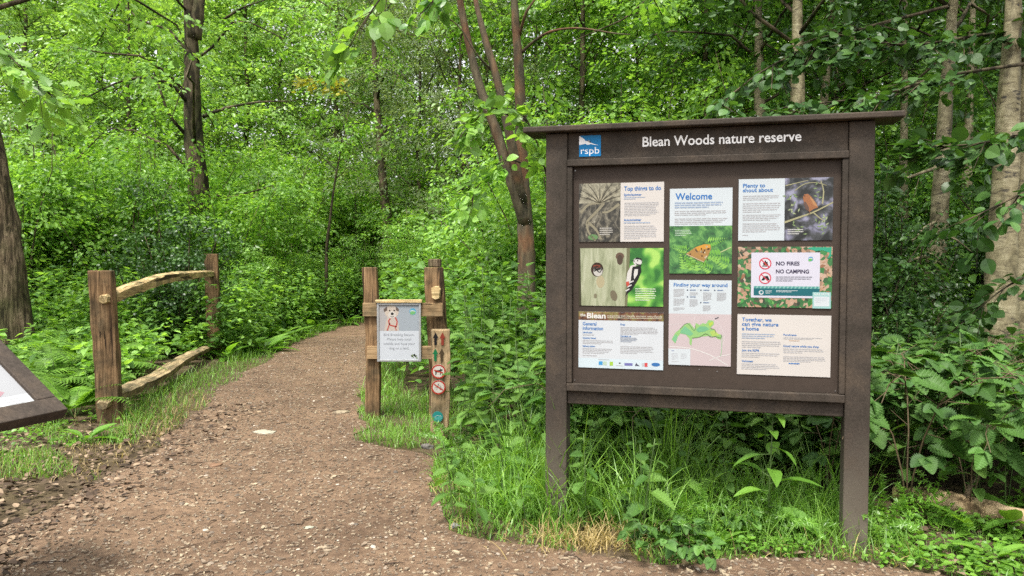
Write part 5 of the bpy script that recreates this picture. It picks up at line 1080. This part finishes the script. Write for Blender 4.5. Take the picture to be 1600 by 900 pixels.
def clump(q, f=5.0):
    return .72 + .28 * np.sin(q[:, 0] * f * 1.3 + 2 * np.sin(q[:, 1] * f * .9)) + .22 * np.sin(q[:, 1] * f * 2.1 + q[:, 0] * f * .7 + 1)
def edge_dist(p):
    """distance to the path edge"""
    d = np.full(len(p), 9.0)
    for i in range(0, len(POLY), 2): d = np.minimum(d, np.hypot(p[:, 0] - POLY[i, 0], p[:, 1] - POLY[i, 1]))
    return d
g = Geo()
q = field(4800, (-.6, 1.05, 3.55, 5.6), lambda x, y: (y < BL(x) + 1.1) & (y < 5.7 - .5 * (x + .6)) & ~((np.abs(x - .46) < .13) & (y < 4.02)), 31); e = edge_dist(q)
blades(g, q, (.08 + np.clip(e * .95, 0, .48)) * clump(q) * R_(1).uniform(.45, 1.35, len(q)), .0072, 32, 1.25)
q = field(2300, (.85, 1.95, 3.55, 4.7), lambda x, y: y < BL(x) + .7, 33); e = edge_dist(q)
blades(g, q, (.06 + np.clip(e * .85, 0, .42)) * clump(q) * R_(2).uniform(.4, 1.35, len(q)), .005, 34, 1.2)
q = field(3600, (-1.62, -.45, 5.75, 8.2), lambda x, y: x < -.45, 35); blades(g, q, R_(3).uniform(.06, .22, len(q)) * clump(q), .0055, 36, 1.1)
q = field(2300, (-3.9, -2.8, 6.1, 11.5), lambda x, y: True, 37); e = edge_dist(q); k = e < .75; q, e = q[k], e[k]
blades(g, q, (.04 + np.clip(e * .38, 0, .17)) * R_(4).uniform(.4, 1.3, len(q)), .005, 38, 1.1)
q = field(2500, (-4.6, -3.2, 11, 18), lambda x, y: True, 39); e = edge_dist(q); k = e < .45; blades(g, q[k], R_(5).uniform(.1, .25, k.sum()), .008, 40, .9)
q = field(2400, (-2.6, -1.2, 8, 17), lambda x, y: True, 51); e = edge_dist(q); k = e < .4; blades(g, q[k], R_(5).uniform(.1, .3, k.sum()), .008, 52, .9)
q = field(1500, (1.9, 3.3, 3.3, 4.3), lambda x, y: True, 41); blades(g, q, R_(6).uniform(.03, .10, len(q)), .004, 42, .9)
q = field(3000, (-4.6, -2.7, 4.9, 6.9), lambda x, y: (np.sin(x * 5) + np.sin(y * 7 + x * 3) > .1), 43); blades(g, q, R_(7).uniform(.03, .13, len(q)), .0045, 44, .9)
kind(g.build("grass", LM['grass']), "stuff")
g = Geo(); r = R_(8)
q = np.stack([r.normal(.42, .17, 420), r.normal(3.85, .09, 420)], 1); blades(g, q, r.uniform(.06, .20, len(q)), .0055, 45, 1.6)
q = field(1500, (-.55, 1.9, 3.5, 5.2), lambda x, y: True, 46); e = edge_dist(q); q = q[(e < .14) | (R_(460).random(len(q)) < .10)]; blades(g, q, R_(9).uniform(.05, .16, len(q)), .0045, 47, 1.5)
q = field(300, (-3.6, -2.85, 6.1, 8.2), lambda x, y: True, 48); blades(g, q, R_(10).uniform(.06, .17, len(q)), .0045, 49, 1.4)
q = field(1500, (-4.4, -2.7, 4.9, 7.4), lambda x, y: np.sin(x * 4 + 1) + np.sin(y * 5) > -.6, 480); blades(g, q, R_(11).uniform(.03, .10, len(q)), .004, 481, 1.6)
kind(g.build("dry_grass", LM['straw']), "stuff")
plants("leafy_weed", "small broad leaved weed growing among the grass below the notice board", "weed", "weeds in the grass below the board", [nettle_mesh(690, .52, .12, .08), nettle_mesh(691, .42, .10, .07), dock_mesh(692, 8, .16, LM['lush'])], NP,
       scatter(26, (-.35, 1.5, 3.75, 5.0), lambda x, y: not bool(in_path(x, y)) and y < BL(x) + .7 and not (abs(x - .46) < .2 and y < 4.0), .16, 17), .7, 1.15, 18)
# cleavers and small ground cover
g = Geo(); r = R_(60)
for (x0, x1, y0, y1, n, hm) in ((.80, 1.6, 3.75, 4.5, 75, .34), (1.85, 2.4, 3.8, 4.4, 22, .36), (-.5, .1, 5.0, 5.9, 40, .5)):
    for i in range(n):
        x, y = r.uniform(x0, x1), r.uniform(y0, y1); h = hm * (.35 + .75 * r.random()); ln = r.normal(0, .45, 2); cv = r.normal(0, .5, 2); nw = int(h / .034) + 1
        for j in range(nw):
            t = (j + 1) / nw; b = np.array([x + (ln[0] * t + cv[0] * t * t) * h, y + (ln[1] * t + cv[1] * t * t) * h, h * (t - .35 * t * t) + float(terrain(x, y))]) + r.normal(0, .004, 3); a = np.arange(6) * 1.047 + r.random()
            ax = unit(np.array([ln[0] + 2 * cv[0] * t, ln[1] + 2 * cv[1] * t, 1 - .7 * t])); e1 = unit(np.cross(ax, [.3, 1, .1])); e2 = np.cross(ax, e1)
            put_leaves(g, T_NARROW, np.tile(b, (6, 1)), np.cos(a)[:, None] * e1 + np.sin(a)[:, None] * e2 + ax * .25 + r.normal(0, .12, (6, 3)), np.tile(ax, (6, 1)), .032 * (1.1 - .4 * t))
for (x0, x1, y0, y1, n, sz) in ((1.72, 3.2, 3.35, 4.5, 2600, .03), (.95, 1.75, 3.55, 4.1, 900, .024), (-4.6, -3.3, 5.8, 7.2, 900, .03)):
    q = field(n, (x0, x1, y0, y1), lambda x, y: (np.sin(x * 9 + y * 4) + np.sin(y * 11 - x * 3) > -.7), 61); k = len(q); a = r.random(k) * 6.283
    put_leaves(g, T_ROUND, np.c_[q, terrain(q[:, 0], q[:, 1]) + r.uniform(.005, .07, k)], np.stack([np.cos(a), np.sin(a), r.normal(.1, .3, k)], 1), np.stack([r.normal(0, .3, k), r.normal(0, .3, k), np.ones(k)], 1), sz * r.uniform(.6, 1.4, k))
kind(g.build("ground_cover", LM['lush']), "stuff")

# ------------------------------------------------------------------ fallen log
lb = tuple(ground_at(1438, 790)); le = ground_at(1600, 832) - np.array(lb); lf = ground_at(1760, 878) - np.array(lb); lg = thing("fallen_log", "pale bare fallen log lying in the plants at the lower right", "log", lb)
g = Geo(); tube(g, smooth_path([(-.12, .08, .05), (0, 0, .055), tuple(le * .5 + np.array([0, .02, .065])), tuple(le + np.array([0, 0, .062])), tuple(lf + np.array([.05, 0, .06]))], 7), [.045] * 7 + [.055] * 14 + [.064] * 8, 16, R_(4), .07)
g.build("bole", bark_mat("bare_log_wood", (0.10, 0.07, 0.04), (0.34, 0.255, 0.15), (0.48, 0.38, 0.245), 11, 1.0, .8), lg, True)
g = Geo(); tube(g, [tuple(le * .45 + np.array([0, 0, .09])), tuple(le * .5 + np.array([.03, .05, .17])), tuple(le * .55 + np.array([.08, .1, .22]))], [.018, .014, .008], 7, R_(5), .05); g.build("branch_stub", M['bark_grey'], lg, True)

# ------------------------------------------------------------------ litter on the path
def chips(g, q, size, r, thick, m):
    n = len(q); a = r.random(n) * 6.283; L = size * r.uniform(.5, 1.6, n); Wd = L * r.uniform(.22, .6, n); tilt = r.normal(0, .22, n); hz = r.uniform(.002, .006, n) + np.where(in_path(q[:, 0], q[:, 1]), .008, 0) + terrain(q[:, 0], q[:, 1])
    cs = np.array([(-.5, -.35), (.1, -.5), (.5, -.2), (.42, .4), (-.2, .5)]); k = 5; jt = r.normal(0, .07, (n, 5, 2)); c2 = cs[None] + jt
    xx = c2[..., 0] * L[:, None]; yy = c2[..., 1] * Wd[:, None]; zz = xx * np.sin(tilt)[:, None] * .6
    top = np.stack([q[:, 0:1] + xx * np.cos(a)[:, None] - yy * np.sin(a)[:, None], q[:, 1:2] + xx * np.sin(a)[:, None] + yy * np.cos(a)[:, None], hz[:, None] + thick * L[:, None] + np.abs(zz)], -1)
    bot = top.copy(); bot[..., 2] -= thick * L[:, None] + .004; v = np.concatenate([top, bot], 1); b = np.arange(n) * 10
    g.add(v.reshape(-1, 3), np.concatenate([(b[:, None] + np.arange(5)).ravel(), (b[:, None, None] + np.array([[i, 5 + i, 5 + (i + 1) % 5, (i + 1) % 5] for i in range(5)])[None]).ravel()]), np.concatenate([np.full(n, 5), np.full(n * 5, 4)]), m)
def on_path(n, seed, y0=2.6, y1=14.0, x0=-5.5, x1=3.2, want=True):
    r = R_(seed); y = y0 + (y1 - y0) * r.random(n * 3) ** 1.7; x = r.uniform(x0, x1, n * 3); m = in_path(x, y) == want; return np.stack([x[m], y[m]], 1)[:n]
def litter_mat(name, a, b_, c, rough=.85):
    m, N, L, b = new_mat(name); ge = N.new("ShaderNodeNewGeometry"); r = ramp(N, [(0, a), (.55, b_), (1, c)]); L.new(ge.outputs['Random Per Island'], r.inputs[0]); L.new(r.outputs[0], b.inputs['Base Color']); b.inputs['Roughness'].default_value = rough; b.inputs['Specular IOR Level'].default_value = .2; return m
g = Geo(); r = R_(70); chips(g, on_path(24000, 71), .0145, r, .10, 0); chips(g, on_path(1100, 72), .030, r, .07, 0)
kind(g.build("wood_chips", litter_mat("wood_chip", (0.105, 0.078, 0.055), (0.20, 0.152, 0.108), (0.34, 0.275, 0.188))), "stuff")
g = Geo(); r = R_(73); q = on_path(1500, 74); n = len(q); sz = .006 + .014 * r.random(n) ** 3
oc = np.array([(1, 0, 0), (.6, .8, 0), (-.3, .9, 0), (-1, .1, 0), (-.5, -.85, 0), (.5, -.8, 0), (.5, .2, .8), (-.35, .45, .75), (-.3, -.45, .8), (.1, 0, -.6)]); of = [(0, 1, 6), (1, 2, 7, 6), (2, 3, 7), (3, 4, 8, 7), (4, 5, 8), (5, 0, 6, 8), (6, 7, 8)]
a = r.random(n) * 6.283; oo = oc[None] * (1 + r.normal(0, .12, (n, 10, 1))) * sz[:, None, None] * np.stack([np.ones(n), r.uniform(.6, 1, n), r.uniform(.35, .7, n)], 1)[:, None, :]
v = np.stack([q[:, 0:1] + oo[..., 0] * np.cos(a)[:, None] - oo[..., 1] * np.sin(a)[:, None], q[:, 1:2] + oo[..., 0] * np.sin(a)[:, None] + oo[..., 1] * np.cos(a)[:, None], .010 + oo[..., 2]], -1)
fl_ = np.array([i for f in of for i in f]); g.add(v.reshape(-1, 3), (np.arange(n)[:, None] * 10 + fl_).ravel(), np.tile([len(f) for f in of], n))
kind(g.build("gravel", litter_mat("pebble", (0.07, 0.06, 0.05), (0.165, 0.125, 0.09), (0.36, 0.31, 0.25), .7), None, True), "stuff")
g = Geo(); r = R_(75); q = np.concatenate([on_path(1700, 76, 3.0, 7.5, -5.8, -2.3), on_path(5000, 77, 3.3, 6.6, -5.5, -2.4, False), on_path(260, 78, 3.2, 4.2, 1.2, 3.2, False)]); k = len(q); a = r.random(k) * 6.283
put_leaves(g, T_OVATE, np.c_[q, r.uniform(.012, .03, k)], np.stack([np.cos(a), np.sin(a), r.normal(.05, .25, k)], 1), np.stack([r.normal(0, .35, k), r.normal(0, .35, k), np.ones(k)], 1), r.uniform(.02, .055, k))
for x, y in on_path(240, 79, 2.8, 9): a = r.random() * 6.283; l = r.uniform(.03, .13); tube(g, [(x, y, .012), (x + math.cos(a) * l * .5, y + math.sin(a) * l * .5, .018 + .004 * r.random()), (x + math.cos(a + .3) * l, y + math.sin(a + .3) * l, .013)], [.003, .0028, .0015], 4)
kind(g.build("leaf_litter", litter_mat("dead_leaf", (0.03, 0.021, 0.015), (0.09, 0.06, 0.04), (0.26, 0.19, 0.125))), "stuff")
def stone(label, px, py, sx, sy, sz, c, seed):
    p_ = ground_at(px, py); bm = bmesh.new(); bmesh.ops.create_icosphere(bm, subdivisions=3, radius=1); r = R_(seed); k1 = r.normal(0, 1, (3, 3))
    for v in bm.verts: n_ = v.co.normalized(); f = 1 + .24 * math.sin(3 * n_.dot(Vector(k1[0])) + 1) + .15 * math.sin(6 * n_.dot(Vector(k1[1]))); v.co = Vector((n_.x * sx * f, n_.y * sy * f, max(-.3, n_.z) * sz * f))
    me = bpy.data.meshes.new("stone"); bm.to_mesh(me); bm.free(); me.materials.append(plain_mat("stone", c, .85, .2))
    for pl_ in me.polygons: pl_.use_smooth = True
    o = link(bpy.data.objects.new("stone", me)); o.location = (p_[0], p_[1], .008); tag(o, label, "stone")
stone("flat chalky white stone set in the middle of the path", 413, 677, .085, .10, .008, (0.294, 0.271, 0.209), 1)
stone("small pale flake of stone in the foreground path", 482, 826, .026, .022, .006, (0.276, 0.276, 0.209), 2)
stone("grey rounded stone on the earth near the waymark post foot", 668, 700, .045, .035, .025, (0.143, 0.133, 0.119), 3)
stone("brown flat stone lying on the left half of the path", 336, 729, .045, .03, .018, (0.161, 0.095, 0.057), 4)
stone("pinkish pebble beside the grass right of the path", 672, 752, .03, .03, .02, (0.171, 0.119, 0.086), 5)
stone("pale stone in the path just before the left sign post", 535, 645, .07, .06, .010, (0.238, 0.195, 0.133), 6)
stone("small grey stone at the tip of the grass by the board's left post", 711, 824, .022, .02, .014, (0.171, 0.166, 0.161), 7)
